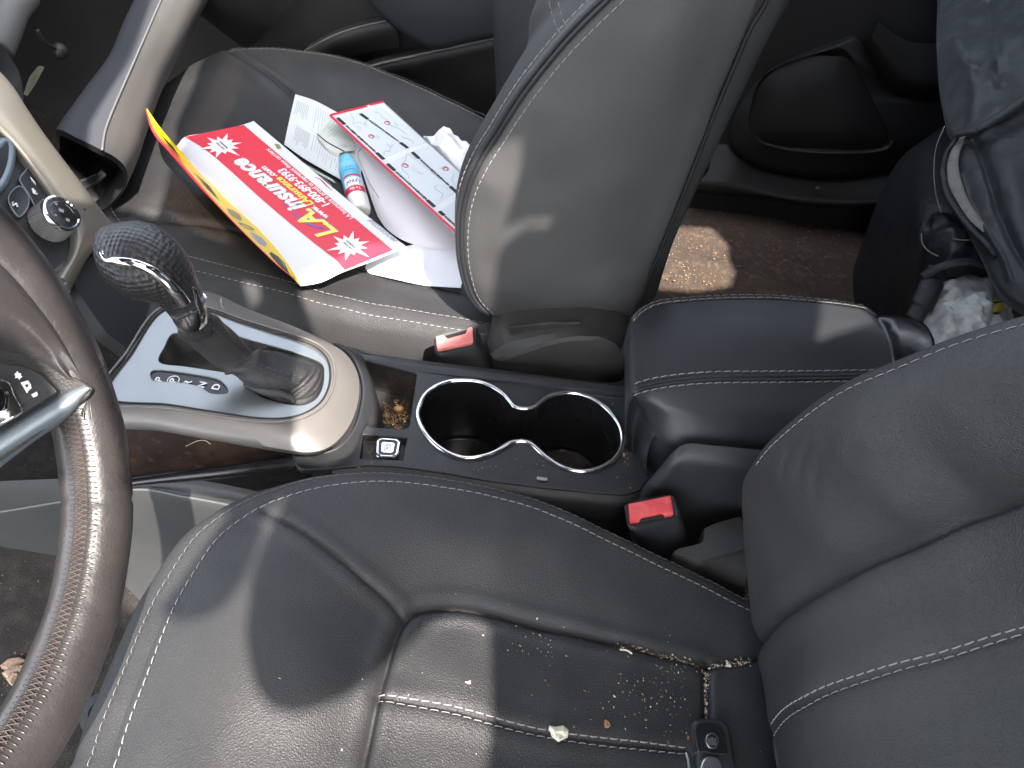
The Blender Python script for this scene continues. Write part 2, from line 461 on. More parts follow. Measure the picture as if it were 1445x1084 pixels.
m_red_faded = mat('faded_red_plastic', (.72, .20, .18), .42, var=(70, (.78, .32, .28), .4, .7))
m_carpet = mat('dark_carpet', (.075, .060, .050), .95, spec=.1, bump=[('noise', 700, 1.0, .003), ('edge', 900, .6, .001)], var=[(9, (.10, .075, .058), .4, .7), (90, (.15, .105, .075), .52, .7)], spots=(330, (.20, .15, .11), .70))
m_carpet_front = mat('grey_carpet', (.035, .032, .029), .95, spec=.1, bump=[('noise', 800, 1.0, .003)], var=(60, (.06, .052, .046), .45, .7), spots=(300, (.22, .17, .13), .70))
m_paper = mat('white_paper', (.74, .74, .74), .6, spec=.3, bump=[('noise', 25, .25, .004)])
m_paper_gloss = mat('glossy_white_paper', (.70, .71, .73), .4, spec=.35, bump=[('noise', 22, .22, .004)])
m_receipt = mat('thermal_receipt_paper', (.62, .65, .64), .55, bump=[('noise', 30, .25, .003)])
m_receipt2 = mat('cream_receipt_paper', (.58, .59, .53), .55, bump=[('noise', 30, .25, .003)])
m_pink = mat('pink_white_paper', (.70, .66, .67), .55, bump=[('noise', 16, .4, .006)])
m_map = mat('pale_grey_print', (.60, .65, .66), .45)
m_ink = mat('black_ink', (.02, .02, .022), .5)
m_ink_grey = mat('grey_ink', (.33, .34, .36), .6)
m_ink_blue = mat('blue_grey_ink', (.30, .42, .48), .6)
m_redprint = mat('red_print', (.66, .03, .055), .36, spec=.45, bump=[('noise', 22, .2, .004)])
m_redline = mat('dull_red_print', (.55, .04, .06), .4)
m_yellow = mat('yellow_print', (.80, .56, .01), .35)
m_letter_white = mat('white_print', (.82, .80, .78), .4)
m_letter_yellow = mat('yellow_letter_print', (.82, .70, .10), .4)
m_letter_blue = mat('blue_print', (.09, .14, .50), .4)
m_brownprint = mat('brown_print', (.33, .22, .10), .45)
m_lysblue = mat('aqua_blue_tube', (.13, .50, .72), .3, spec=.5, var=(60, (.32, .66, .80), .4, .65))
m_cap = mat('white_plastic_cap', (.80, .79, .75), .35)
m_navy = mat('navy_ink', (.02, .03, .18), .4)
m_tissue = mat('white_tissue', (.80, .80, .80), .8, spec=.1, bump=[('noise', 60, .4, .003)])
m_fabric = mat('navy_nylon_fabric', (.022, .027, .030), .52, spec=.42, sheen=.12, bump=[('noise', 14, .5, .012), ('noise', 45, .3, .004), ('noise', 1500, .25, .0004)], var=(6, (.034, .039, .042), .4, .7))
m_fabric_black = mat('black_fabric', (.012, .013, .017), .5, spec=.4, bump=[('noise', 30, .5, .008), ('noise', 900, .3, .0004)])
m_piping = mat('grey_piping', (.17, .165, .15), .6, var=(60, (.09, .085, .08), .45, .7))
m_bag = mat('white_plastic_bag', (.50, .52, .52), .38, spec=.5, bump=[('noise', 28, .7, .012), ('noise', 80, .4, .004)], var=(16, (.36, .37, .36), .45, .7))
m_bagyellow = mat('yellow_bag_print', (.72, .60, .02), .4)
m_crumb_w = mat('pale_crumbs', (.62, .58, .48), .7)
m_crumb_o = mat('orange_brown_crumbs', (.21, .10, .03), .6, var=(300, (.32, .19, .075), .4, .6))
m_crumb_b = mat('brown_crumbs', (.22, .13, .075), .8)
m_shell = mat('pale_shell', (.66, .63, .50), .4, var=(120, (.50, .42, .26), .5, .7))
m_bark = mat('dry_wood_chip', (.24, .15, .10), .8, var=(300, (.40, .29, .20), .4, .65))
m_shade_sheet = mat('shade_roof_grey', (.26, .265, .27), .8)  # colour of the added, unseen shade sheets
m_symbol = mat('white_symbol', (.80, .79, .76), .5)
m_sock = mat('grey_steel', (.35, .36, .37), .3, metal=.9)
# ------------------------------------------------------------------ setting: floors and tunnel
mb = MB()
xs = np.linspace(-1.3, .12, 90); ys = np.linspace(-.95, 1.0, 90)
G = np.array([[(x, y, .09 + .05 * math.exp(-((y) / .12) ** 2) + .10 * max(0, -.75 - x)) for y in ys] for x in xs]); mb.grid(G)
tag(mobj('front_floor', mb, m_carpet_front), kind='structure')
mb = MB()
xs = np.linspace(.06, 1.5, 110); ys = np.linspace(-.95, 1.0, 120)
G = np.array([[(x, y, .03 + .012 * math.exp(-((y - .62 + .3 * (x - .3)) / .012) ** 2) * (1 if .24 < x < .6 else .3)
     + .004 * math.sin(9 * x + 7 * y) + .16 * math.exp(-(y / .09) ** 2)) for y in ys] for x in xs]); mb.grid(G)
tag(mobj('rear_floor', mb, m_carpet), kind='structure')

# ------------------------------------------------------------------ driver seat
YC = -.36
WF = Frame((0, 0, 0), (1, 0, 0), (0, 1, 0))
def mirror_ctrl(c, yc, tol=.02):
    out = list(c)
    for u, v, h in c:
        if abs(v - yc) > tol: out.append((u, 2 * yc - v, h))
    return out
def zc(pts):
    return [(*PZ(a, b, z)[:2], z) for a, b, z in pts]
dctrl = zc([(150, 1070, .432), (192, 966, .432), (240, 850, .430), (296, 762, .430), (352, 718, .431), (432, 686, .434), (560, 670, .434), (649, 682, .430),
    (722, 699, .424), (782, 719, .417), (862, 757, .405), (915, 783, .395), (969, 808, .385), (1023, 835, .374),
    (300, 960, .450), (330, 850, .448), (430, 960, .448), (450, 830, .444), (420, 760, .442), (540, 740, .440), (620, 760, .434), (560, 865, .420), (540, 940, .424), (520, 1040, .426),
    (700, 780, .424), (650, 857, .410), (760, 884, .400), (860, 905, .391), (1000, 940, .372), (800, 820, .408), (900, 860, .391), (980, 890, .377),
    (650, 960, .418), (780, 990, .402), (900, 1010, .388), (980, 1010, .376), (700, 1060, .408), (900, 1070, .386), (1030, 960, .370), (1040, 1050, .368)])
dctrl += [(.22, -.18, .36), (.26, -.30, .355), (.26, -.36, .355), (-.235, -.36, .432), (-.10, -.36, .448), (.0, -.36, .422), (.15, -.36, .366)]
DF = Field(WF, mirror_ctrl(dctrl, YC), lam=4e-5)
half = np.array([DF.march(*p) for p in [(148, 1084), (164, 1034), (192, 966), (216, 906), (240, 850), (264, 810), (296, 762), (324, 737), (352, 718), (384, 702), (432, 686), (480, 676), (560, 672), (649, 682), (722, 699), (782, 719), (862, 757), (915, 783), (969, 808), (1023, 835)]])
half = np.vstack([[(half[0][0] - .004, YC)], half, [(.235, -.165), (.27, -.20), (.28, -.30), (.28, YC)]])
full = np.vstack([half, np.stack([half[::-1][1:-1, 0], 2 * YC - half[::-1][1:-1, 1]], 1)])
DOUT = spl(full, 1300, True)
ins = DF.line([(996, 941), (980, 936), (910, 918), (840, 901), (760, 884), (700, 868), (650, 858), (612, 858), (585, 864), (568, 880), (556, 905), (540, 960), (525, 1020), (511, 1084)], 130)
ins = np.vstack([ins, [(ins[-1][0] - .001, YC)]])
INSL = np.vstack([ins, np.stack([ins[::-1][1:, 0], 2 * YC - ins[::-1][1:, 1]], 1)])
rear = DF.line([(996, 941), (998, 980), (999, 1010), (1000, 1084)], 20); rear = np.vstack([rear, [(rear[-1][0], 2 * YC - ins[0][1])]])
side_ = DF.line([(996, 941), (1030, 936), (1065, 930), (1100, 925)], 24)
fb = DF.line([(372, 722), (410, 742), (460, 774), (510, 815), (545, 845), (568, 872)], 40)
mir = lambda L: np.stack([L[:, 0], 2 * YC - L[:, 1]], 1)
tw1 = DF.line([(533, 979), (624, 993), (687, 1009), (774, 1030), (874, 1043), (969, 1055)], 60)
tw2 = DF.line([(531, 989), (625, 1005), (687, 1021), (766, 1040), (853, 1053), (969, 1065)], 60)
twm = (tw1 + tw2) / 2
DF.seams = [(INSL, .0045, .0017, .0016), (INSL, .002, .006, 0), (rear, .006, .003, 0), (side_, .005, .003, 0), (fb, .0030, .0016, .0012), (mir(fb), .003, .002, 0),
            (twm, .0022, .0018, .0008), (DOUT[::5], .0012, .002, 0)]
DF.wave(.0012, 34, 12, 3); DF.wave(.0005, 110, 10, 5)
SK = [(.002, .0004), (.005, .0022), (.0075, .006), (.0088, .012), (.0095, .025), (.0095, .05), (.008, .11), (.006, .17)]
kf = lambda out: .75 + 2.1 * np.clip(-out[:, 0], 0, 1) ** 1.5
R, ns = cushion_mesh(DF, DOUT, [(-.08, YC), (.17, YC)], SK, M=170, kout=kf)
r, c = R.shape[:2]; V = R.reshape(-1, 3); Fc = faces_grid(r, c)
cen = V[Fc].mean(1)[:, :2]; isin = pip(cen, INSL)
isfl = (cen[:, 0] > np.interp(cen[:, 1], np.sort(rear[:, 1]), rear[np.argsort(rear[:, 1]), 0])) & (cen[:, 1] < side_[0][1] - .0) & (np.abs(cen[:, 1] - YC) < abs(side_[0][1] - YC))
rowi = np.arange(len(Fc)) // c
sk = rowi < ns
isfr = ~isin & ~sk & (pip(cen, np.vstack([fb, ins[ins[:, 0] < fb[-1][0] + .02][-40:], mir(fb)[::-1], [(-.5, -.75), (-.5, 0.0)]]))) & (cen[:, 0] < fb[-1][0] + .005)
driver = thing('car_seat', (.0, YC, .10), 'black leather driver\'s seat in the foreground, with crumbs and a key fob on its cushion', 'car seat', 'front seats of the car')
split_obj([('bolster', ~isin & ~isfl & ~isfr), ('seat_insert', isin & ~isfl & ~sk), ('rear_flap', isfl & ~isin & ~sk), ('front_panel', isfr)],
          V, Fc, driver, {'*': m_leather, 'seat_insert': m_leather_ins})
def mask_edge(L, f): return L[f(L)]
vis = np.array([i for i in range(len(DOUT)) if DOUT[i, 1] > -.45 and DOUT[i, 0] < .2])
seq = DOUT[vis]; k0 = np.argmax(np.linalg.norm(np.diff(np.vstack([seq, seq[:1]]), axis=0), axis=1)); seq = np.roll(seq, -(k0 + 1), 0)
def outw(L, d, ref=(-.0, YC)):
    a = offset2(L, d); 
    return a if np.mean(np.linalg.norm(a - ref, axis=1)) > np.mean(np.linalg.norm(L - ref, axis=1)) or d == 0 else offset2(L, -d)
mb = MB()
q = offset2(seq, .0055); q2 = offset2(seq, -.0055)
inner = q if np.linalg.norm(q - [0.02, YC], axis=1).mean() < np.linalg.norm(q2 - [0.02, YC], axis=1).mean() else q2
fstitch(mb, DF, spl(inner[::8], 300), r=.0008)
on = seq; P = DF.at(on); Nn = DF.normal(on); oo = unit(0 * P[0] + 1)
outdir = (seq - inner); outdir /= np.linalg.norm(outdir, axis=1)[:, None]
kk = (.75 + 2.1 * np.clip(-outdir[:, 0], 0, 1) ** 1.5)
o3 = np.c_[outdir, np.zeros(len(seq))]
stitch(mb, P + o3 * (.0038 * kk)[:, None] + [0, 0, -.0012], (Nn + o3 * .9) / np.linalg.norm(Nn + o3 * .9, axis=1)[:, None], r=.0007)
mobj('edge_stitching', mb, m_thread, driver, sharp=None)
mb = MB(); fstitch(mb, DF, tw1, ln=.0058, r=.0009); fstitch(mb, DF, tw2, ln=.0058, r=.0009); mobj('insert_stitching', mb, m_thread, driver, sharp=None)
mb = MB()
a = offset2(fb, .0028); fstitch(mb, DF, a, ln=.004, r=.0004); mobj('panel_stitching', mb, m_thread_dark, driver, sharp=None)

# driver backrest
TH = rad(27)
BF = Frame((.165, YC, .36), (0, -1, 0), (math.sin(TH), 0, math.cos(TH)))
bpts = [(1092, 1084, .0), (1080, 1030, .0), (1070, 970, 0.0), (1062, 910, .002), (1050, 850, .018), (1040, 790, .04), (1035, 725, .06), (1039, 680, .067), (1056, 640, .084), (1082, 610, .092), (1122, 578, .097), (1170, 548, .098), (1230, 518, .098), (1300, 490, .092), (1370, 465, .085), (1445, 440, .078), (1540, 408, .068), (1640, 380, .056)]
bctrl = []
for p in bpts: bctrl.append((*BF.uv(BF.pix(*p[:2], p[2])), p[2] - .006))
for p in [(1120, 690, .078), (1200, 610, .102), (1320, 560, .098), (1420, 530, .09), (1150, 760, .070), (1230, 700, .080), (1330, 640, .075), (1430, 600, .066), (1100, 860, .036), (1120, 850, .034), (1200, 800, .040), (1300, 755, .036), (1400, 705, .030),
          (1180, 880, .038), (1300, 830, .036), (1420, 790, .032), (1120, 1000, .026), (1200, 960, .030), (1300, 930, .026), (1445, 890, .018), (1150, 1060, .024), (1300, 1040, .022), (1440, 1030, .014), (1080, 900, .012), (1110, 940, .02)]:
    bctrl.append((*BF.uv(BF.pix(*p)), p[2]))
bm_ = list(bctrl)
for u, v, h in bctrl:
    if u < -.06: bm_.append((-u, v, h))
bm_ += [(0, .05, .03), (0, .2, .02), (0, .35, .0), (0, .55, .02)]
BK = Field(BF, bm_, lam=2e-3)
bo = np.array([BF.uv(BF.pix(*p)) for p in bpts])
bo = np.vstack([[(0.0, -.07)], [(bo[0][0] * .6, -.07)], bo, [(bo[-1][0] * .9, .50)], [(bo[-1][0] * .55, .57)], [(0, .58)]])
bfull = np.vstack([bo, np.stack([-bo[::-1][1:-1, 0], bo[::-1][1:-1, 1]], 1)])
BOUT = spl(bfull, 1200, True)
bcrease = BK.line([(1066, 905), (1085, 882), (1120, 852), (1160, 823), (1200, 799), (1250, 774), (1300, 753), (1370, 722), (1445, 690), (1540, 650)], 80)
bt1 = BK.line([(1087, 1022), (1102, 1005), (1130, 985), (1165, 967), (1200, 954), (1250, 939), (1300, 925), (1370, 905), (1445, 882), (1540, 855)], 80)
bt2 = BK.line([(1090, 1040), (1105, 1021), (1133, 1000), (1168, 981), (1203, 967), (1253, 951), (1303, 936), (1372, 916), (1445, 893), (1540, 866)], 80)
wrk = [BK.line(q, 16) for q in ([(1128, 668), (1133, 645), (1142, 628)], [(1148, 690), (1158, 655), (1175, 630)], [(1104, 670), (1108, 650), (1116, 636)], [(1200, 640), (1212, 615), (1230, 598)])]
ext = lambda L: np.vstack([L, spl(np.array([L[-1], [L[-1, 0] * .98, (L[-1, 1] + .55) / 2], [L[-1, 0] * .9, .55]]), 14)[1:]])
bcrease, bt1, bt2 = ext(bcrease), ext(bt1), ext(bt2); mirb = lambda L: L * [-1, 1]
BK.seams = [(mirb(bcrease), .006, .0025, .002), (mirb((bt1 + bt2) / 2), .0024, .003, .001)] + [(w, .0007, .0016, .0003) for w in wrk] + [(bcrease, .006, .0025, .002), (bcrease, .004, .009, 0), ((bt1 + bt2) / 2, .0024, .003, .001), (np.vstack([BOUT[::5], BOUT[:1]]), .0015, .002, 0)]
BK.wave(.0004, 30, 12, 8); BK.wave(.0004, 100, 10, 9)
SKB = [(.002, .0005), (.005, .003), (.007, .008), (.008, .016), (.008, .05), (.006, .10)]
R, ns = cushion_mesh(BK, BOUT, [(0, .05), (0, .45)], SKB, M=150)
r, c = R.shape[:2]; V = R.reshape(-1, 3); Fc = faces_grid(r, c); ctr = V[Fc].mean(1); cu_ = BF.uv(ctr)
bins = pip(cu_, np.vstack([bcrease, [(bcrease[-1][0], .56), (-bcrease[-1][0], .56)], np.stack([-bcrease[::-1, 0], bcrease[::-1, 1]], 1), [(.1, -.09), (-.1, -.09)]])) & (np.arange(len(Fc)) // c >= ns)
split_obj([('backrest_bolster', ~bins), ('backrest_insert', bins)], V, Fc, driver, {'*': m_leather})
vis = np.array([i for i in range(len(BOUT)) if BOUT[i, 0] < -.1 and .02 < BOUT[i, 1] < .56]); seq = BOUT[vis]
mb = MB()
pa = offset2(seq, .005); pb = offset2(seq, -.005)
inn = pa if np.abs(pa[:, 0]).mean() < np.abs(pb[:, 0]).mean() else pb
keep = BF.w(inn)[:, 2] > .47
fstitch(mb, BK, spl(inn[keep][::6], 160), r=.00075)
mobj('backrest_edge_stitching', mb, m_thread, driver, sharp=None)
mb = MB(); fstitch(mb, BK, bt1, ln=.0056, r=.00085); fstitch(mb, BK, bt2, ln=.0056, r=.00085); mobj('backrest_stitching', mb, m_thread, driver, sharp=None)
# plastic seat side and rail below the cushion
mb = MB().box((.02, YC, .20), (.40, .40, .16), bev=.02); mobj('seat_base', mb, m_dark, driver)

# ------------------------------------------------------------------ passenger seat
PC = .365
pctrl = zc([(150, 292, .335), (166, 320, .332), (250, 364, .332), (330, 385, .332), (400, 402, .331), (480, 425, .328), (560, 441, .324), (640, 454, .320), (700, 466, .316),
    (200, 290, .350), (230, 250, .356), (260, 180, .356), (300, 200, .352), (300, 110, .35), (345, 100, .345), (320, 69, .345), (382, 64, .345), (480, 80, .345), (533, 96, .343), (599, 125, .338), (659, 154, .333), (696, 172, .328),
    (230, 313, .342), (320, 325, .336), (400, 340, .322), (500, 400, .318), (410, 135, .328), (450, 105, .345), (540, 140, .338), (560, 185, .325), (640, 200, .322),
    (380, 200, .328), (450, 250, .316), (520, 300, .308), (600, 300, .306), (640, 380, .312), (360, 280, .325)])
pctrl += [(.06, .14, .30), (.06, .36, .295), (.06, .58, .30), (-.05, .3, .30), (-.05, .45, .302), (-.54, .40, .335)]
PF = Field(WF, pctrl, lam=5e-5)
ph = np.array([PF.march(*p) for p in [(700, 466), (640, 454), (560, 441), (480, 425), (400, 402), (330, 385), (250, 364), (200, 345), (168, 325), (152, 304), (147, 285)]])
pt = np.array([PF.march(*p) for p in [(235, 118), (258, 100), (285, 82), (320, 69), (382, 64), (430, 69), (480, 80), (533, 96), (599, 125), (659, 154), (696, 172)]])
pf_ = np.vstack([[(.03, .125)], ph, [(-.525, .30), (-.545, .40)], pt, [(.03, .58), (.08, .5), (.08, .25)]])
POUT = spl(pf_, 800, True)
pseam1 = PF.line([(320, 69), (352, 87), (385, 111), (415, 138), (440, 165), (480, 200), (560, 240), (690, 290)], 60)
pseam2 = PF.line([(160, 322), (190, 315), (230, 312), (280, 315), (330, 324), (400, 345), (480, 370), (560, 395), (660, 415)], 60)
PF.seams = [(pseam1, .004, .0022, .0015), (pseam2, .004, .0025, .0015), (np.vstack([POUT[::5], POUT[:1]]), .002, .0022, 0)]
PF.wave(.0015, 30, 12, 12); PF.wave(.0005, 100, 8, 2)
SKP = [(.002, .0004), (.005, .002), (.009, .006), (.013, .013), (.018, .030), (.023, .055), (.022, .08), (.004, .14)]
R, ns = cushion_mesh(PF, POUT, [(-.30, PC), (-.08, PC)], SKP, M=90, kout=lambda o: .8 + .7 * np.clip(-o[:, 1], 0, 1))
r, c = R.shape[:2]; V = R.reshape(-1, 3); Fc = faces_grid(r, c); cen = V[Fc].mean(1)[:, :2]
poly = np.vstack([pseam1, pseam2[::-1], [(-.6, .2), (-.6, .6)]])
pin_ = pip(cen, poly) & (np.arange(len(Fc)) // c >= ns)
passenger = thing('car_seat', (-.2, PC, .10), 'black leather front passenger seat with papers and a red flyer lying on it', 'car seat', 'front seats of the car')
split_obj([('bolster', ~pin_), ('seat_insert', pin_)], V, Fc, passenger, {'*': m_leather, 'seat_insert': m_leather_ins})
mb = MB()
def both_sides(mb, L, F, di, do, kfun=None, **k):
    a = offset2(L, di); b = offset2(L, -di); cc = F.C.mean(0)
    i_ = a if np.linalg.norm(a - cc, axis=1).mean() < np.linalg.norm(b - cc, axis=1).mean() else b
    fstitch(mb, F, i_, **k)
    od = L - i_; od /= np.linalg.norm(od, axis=1)[:, None]; o3 = np.c_[od, 0 * od[:, :1]]
    Nn = F.normal(L) + o3; Nn /= np.linalg.norm(Nn, axis=1)[:, None]
    stitch(mb, F.at(L) + o3 * do + [0, 0, -do * .35], Nn, **k)
near = spl(np.array([PF.march(*p) for p in [(700, 466), (640, 454), (560, 441), (480, 425), (400, 402), (330, 385), (250, 364), (200, 345), (168, 325), (152, 304), (147, 285)]]), 220)
both_sides(mb, near, PF, .0065, .0065, r=.0009, ln=.006)
mobj('near_stitching', mb, m_thread, passenger, sharp=None)
mb = MB(); farl = spl(pt[3:], 220); both_sides(mb, farl, PF, .005, .005, r=.0011, ln=.0065)
mobj('far_stitching', mb, m_thread, passenger, sharp=None)
mb = MB().box((-.24, PC, .19), (.50, .38, .14), bev=.02); mobj('seat_base', mb, m_dark, passenger)

# passenger backrest: the side that faces the driver
SF = Frame((0, .135, .30), (1, 0, 0), (0, 0, 1))
seam_px = [(690, 446), (668, 420), (656, 385), (651, 345), (653, 300), (664, 258), (680, 225), (700, 194), (717, 166), (741, 130), (765, 99), (798, 60), (828, 28), (857, 0), (910, -52), (960, -105)]
rear_px = [(1092, -60), (1060, 40), (1022, 130), (985, 225), (955, 300), (925, 375), (903, 432)]
bot_px = [(888, 449), (850, 447), (800, 449), (750, 452)]
sctrl = []
for p in seam_px: sctrl.append((*SF.uv(SF.pix(*p, .0)), 0))
for p in rear_px: sctrl.append((*SF.uv(SF.pix(*p, -.004)), -.004))
for p in bot_px: sctrl.append((*SF.uv(SF.pix(*p, -.006)), -.006))
for p in [(720, 350), (800, 250), (860, 150), (930, 50), (800, 380), (870, 280), (940, 150)]: sctrl.append((*SF.uv(SF.pix(*p, .016)), .014))
for p in [(700, 410), (790, 430), (870, 430), (690, 260), (760, 150)]: sctrl.append((*SF.uv(SF.pix(*p, .008)), .008))
SP = Field(SF, sctrl, lam=2e-5)
so_px = seam_px + [(1060, -140)] + rear_px + bot_px
SOUT = spl(np.array([SP.march(*p) for p in so_px]), 700, True)
SP.seams = [(np.vstack([SOUT[::5], SOUT[:1]]), .003, .003, .001)]
SP.wave(.0010, 30, 12, 21); SP.wave(.0006, 80, 12, 22)
R, ns = cushion_mesh(SP, SOUT, [SP.march(760, 380), SP.march(980, 0)], [(.002, .0006), (.004, .003), (.005, .008), (.004, .03), (.0, .08)], M=70)
r, c = R.shape[:2]
obj('backrest_side', R.reshape(-1, 3), faces_grid(r, c), m_leather_lit, passenger, sharp=None)
seamw = spl(np.array([SP.at(SP.march(*p))[0] for p in seam_px]), 60)
# front of the backrest, from the seam round to the far bolster
def yrow(pts, y): return [PY(a, b, y) for a, b in pts]
r1 = [p + np.array([-.010, .022, .004]) for p in seamw[::4]]
r2 = yrow([(684, 420), (664, 330), (672, 250), (691, 201), (708, 156), (721, 119), (745, 66), (747, 30), (756, 0), (775, -60)], .20)
r25 = [np.array(p) + [.035, .03, 0] for p in r2]
r3 = [np.array(p) + [.05, .18, .0] for p in r2]
r4 = [p + [-.02, .10, 0] for p in np.array(r3)]
r5 = yrow([(700, 250), (700, 190), (702, 140), (700, 90), (697, 45), (696, 0), (698, -60)], .57)
r6 = [np.array(p) + [.06, .04, 0] for p in r5]
r7 = [np.array(p) + [.15, .02, 0] for p in r5]
G = surf_patch([seamw[::4], r1, r2, r25, r3, r4, r5, r6, r7], 90, 90)
o = obj('backrest_front', G.reshape(-1, 3), MB().grid(G).F, m_leather, passenger, sharp=None)
mb = MB()
L = np.array([SP.march(*p) for p in seam_px]); L = spl(L, 240)
a = offset2(L, .007); b = offset2(L, -.007); ii = a if a[:, 0].mean() > b[:, 0].mean() else b
fstitch(mb, SP, ii, ln=.006, r=.0008)
stitch(mb, SP.at(L) + np.array([-.007, .006, .002]), np.tile(unit([-.6, -.7, .2]), (240, 1)), ln=.006, r=.0008)
mobj('backrest_stitching', mb, m_thread, passenger, sharp=None)
mb = MB(); P_ = SP.at(offset2(L, 0)); mb.tube(P_ + np.array([-.0035, -.0008, .001]), .0026, 8); mb.tube(P_ + np.array([.0005, -.002, .0]), .0022, 8)
mobj('piping', mb, m_leather_smooth, passenger, sharp=None)
mb = MB()
yj = [PY(a, b, .137) for a, b in [(774, -10), (778, 10), (785, 33), (797, 56)]]; yk = [PY(a, b, .137) for a, b in [(788, -10), (791, 10), (797, 30), (807, 50)]]
for l_ in (yj, yk): stitch(mb, spl(l_, 40), np.tile(unit([-.7, -.6, .3]), (40, 1)), ln=.005, r=.0008, lift=.001)
mobj('yoke_stitching', mb, m_thread, passenger, sharp=None)
# dark rear shell of the backrest
rr = [(1118, -5), (1090, 45), (1060, 105), (1030, 168), (1000, 232), (972, 292), (950, 342), (934, 390), (924, 420), (914, 431)]
top2 = [(1145, -60)] + rr
f_ = [PY(a, b, .137) for a, b in [(1091, -60), (1084, 0), (1062, 38), (1040, 88), (1012, 155), (985, 225), (956, 298), (930, 362), (915, 400), (904, 431)]]
b_ = [PY(a, b, .150) for a, b in top2]
c_ = [p + [.004, .06, 0] for p in np.array(b_)]; d_ = [p + [.0, .40, 0] for p in np.array(b_)]
G = surf_patch([f_, (np.array(spl(f_, 11)) + np.array(spl(b_, 11))) / 2 + [0, -.004, 0], b_, c_, d_], 60, 40)
obj('backrest_shell', G.reshape(-1, 3), MB().grid(G).F, m_console_grey, passenger, sharp=None)
mobj('shell_gap', MB().tube(spl(f_, 60) + [-.001, -.0012, 0], .0016, 6), m_dark, passenger, sharp=None)
# recliner cover
A_ = resample([PY(a, b, .086) for a, b in [(697, 507), (730, 496), (762, 485), (790, 478), (815, 474), (847, 475), (868, 484), (880, 500), (880, 520), (872, 535), (858, 541), (783, 533), (697, 521)]], 80, True)
B_ = resample([PY(a, b, .112) for a, b in [(688, 484), (706, 462), (735, 458), (775, 452), (815, 450), (850, 455), (876, 464), (888, 480), (889, 515), (878, 538), (862, 546), (783, 540), (692, 524)]], 80, True)
mid_ = (A_ + B_) / 2 + [0, -.006, .002]
C_ = B_ + [0, .04, 0]; A2 = A_ + (A_.mean(0) - A_) * .12 + [0, -.002, 0]
mb = MB().rings(np.array([C_, B_, mid_, A_, A2]), False, True)
rc = mobj('recliner_cover', mb, m_plastic_tex, passenger, sharp=22)
mb = MB(); mb.prism([PY(a, b, .105) for a, b in [(718, 459), (724, 479), (745, 474), (780, 464), (820, 457), (820, 452), (775, 452)]], (0, -.004, .001), .001)
mobj('cover_cap', mb, m_plastic_dusty, rc)
# ------------------------------------------------------------------ centre console
console = thing('center_console', (-.05, 0, .12), 'black centre console between the seats with twin chrome-rimmed cup holders and a silver shifter plate', 'console')
ZT = .36
CF = Frame((0, 0, ZT), (1, 0, 0), (0, 1, 0))
cupL = [(589.5, 588), (593, 571), (601, 557), (616, 546), (635, 539.5), (655, 538), (676, 540), (695, 547), (710, 557), (719, 567), (726, 575), (739, 578), (752, 576), (760, 571), (770, 563), (785, 557.5), (805, 555.5), (825, 559), (845, 569), (861, 583), (873, 600), (878, 616), (877, 632), (868, 648), (850, 660), (828, 666), (806, 664.5), (785, 656), (768, 644), (755, 632), (746, 625.5), (733, 624), (720, 626), (709, 633), (694, 641), (676, 646), (656, 647.5), (636, 642), (616, 629.5), (600, 612)]
cup2 = spl(CF.puv(cupL), 160, True)
tray2 = resample(CF.puv([(516, 509), (588, 527), (581, 575), (577, 602), (572, 605), (520, 602)]), 60, True)
sw2 = CF.puv([(512, 613), (574, 619), (568, 649), (508, 647)])
top_px = [(470, 488), (515, 499), (560, 506), (610, 513), (690, 522), (780, 533), (845, 541), (872, 541), (893, 530), (960, 530), (1000, 560), (1005, 636), (960, 641), (940, 652), (918, 676), (903, 694), (880, 699), (840, 696), (760, 688), (690, 679), (620, 667), (560, 659), (520, 657), (470, 662), (420, 664), (400, 600), (420, 520)]
top2_ = resample(CF.puv(top_px), 140, True)
V, F = plate([top2_, cup2, tray2, sw2], CF, .006, .0014)
# the plate dips a little along its far edge and rises to the armrest
def bend(V):
    x, y = V[:, 0], V[:, 1]
    V = V.copy(); V[:, 2] += .010 * np.clip((x - .085) / .05, 0, 1) ** 2
    return V
obj('top_plate', bend(V), F, m_plastic, console, sharp=35)
# rolled sides under the plate
edge_near = spl([PZ(a, b, ZT - .001) for a, b in [(470, 661), (520, 657), (620, 667), (690, 679), (760, 688), (840, 696), (880, 699), (903, 694)]], 70)
def drop(E, prof):
    return np.array([E + np.array([0, o, -d]) for o, d in prof])
G = drop(edge_near, [(0.001, .000), (-.004, .0015), (-.009, .006), (-.012, .014), (-.0125, .03), (-.012, .06), (-.010, .16), (-.008, .26)])
mb = MB().grid(G)
E2 = spl([PZ(a, b, ZT - .001) for a, b in [(360, 470), (470, 488), (560, 506), (690, 522), (845, 541), (872, 541), (893, 530)]], 50)
mb.grid(drop(E2, [(-.001, 0), (.003, .0015), (.006, .006), (.007, .02), (.007, .22)]))
mobj('side_trim', mb, m_plastic, console, sharp=None)
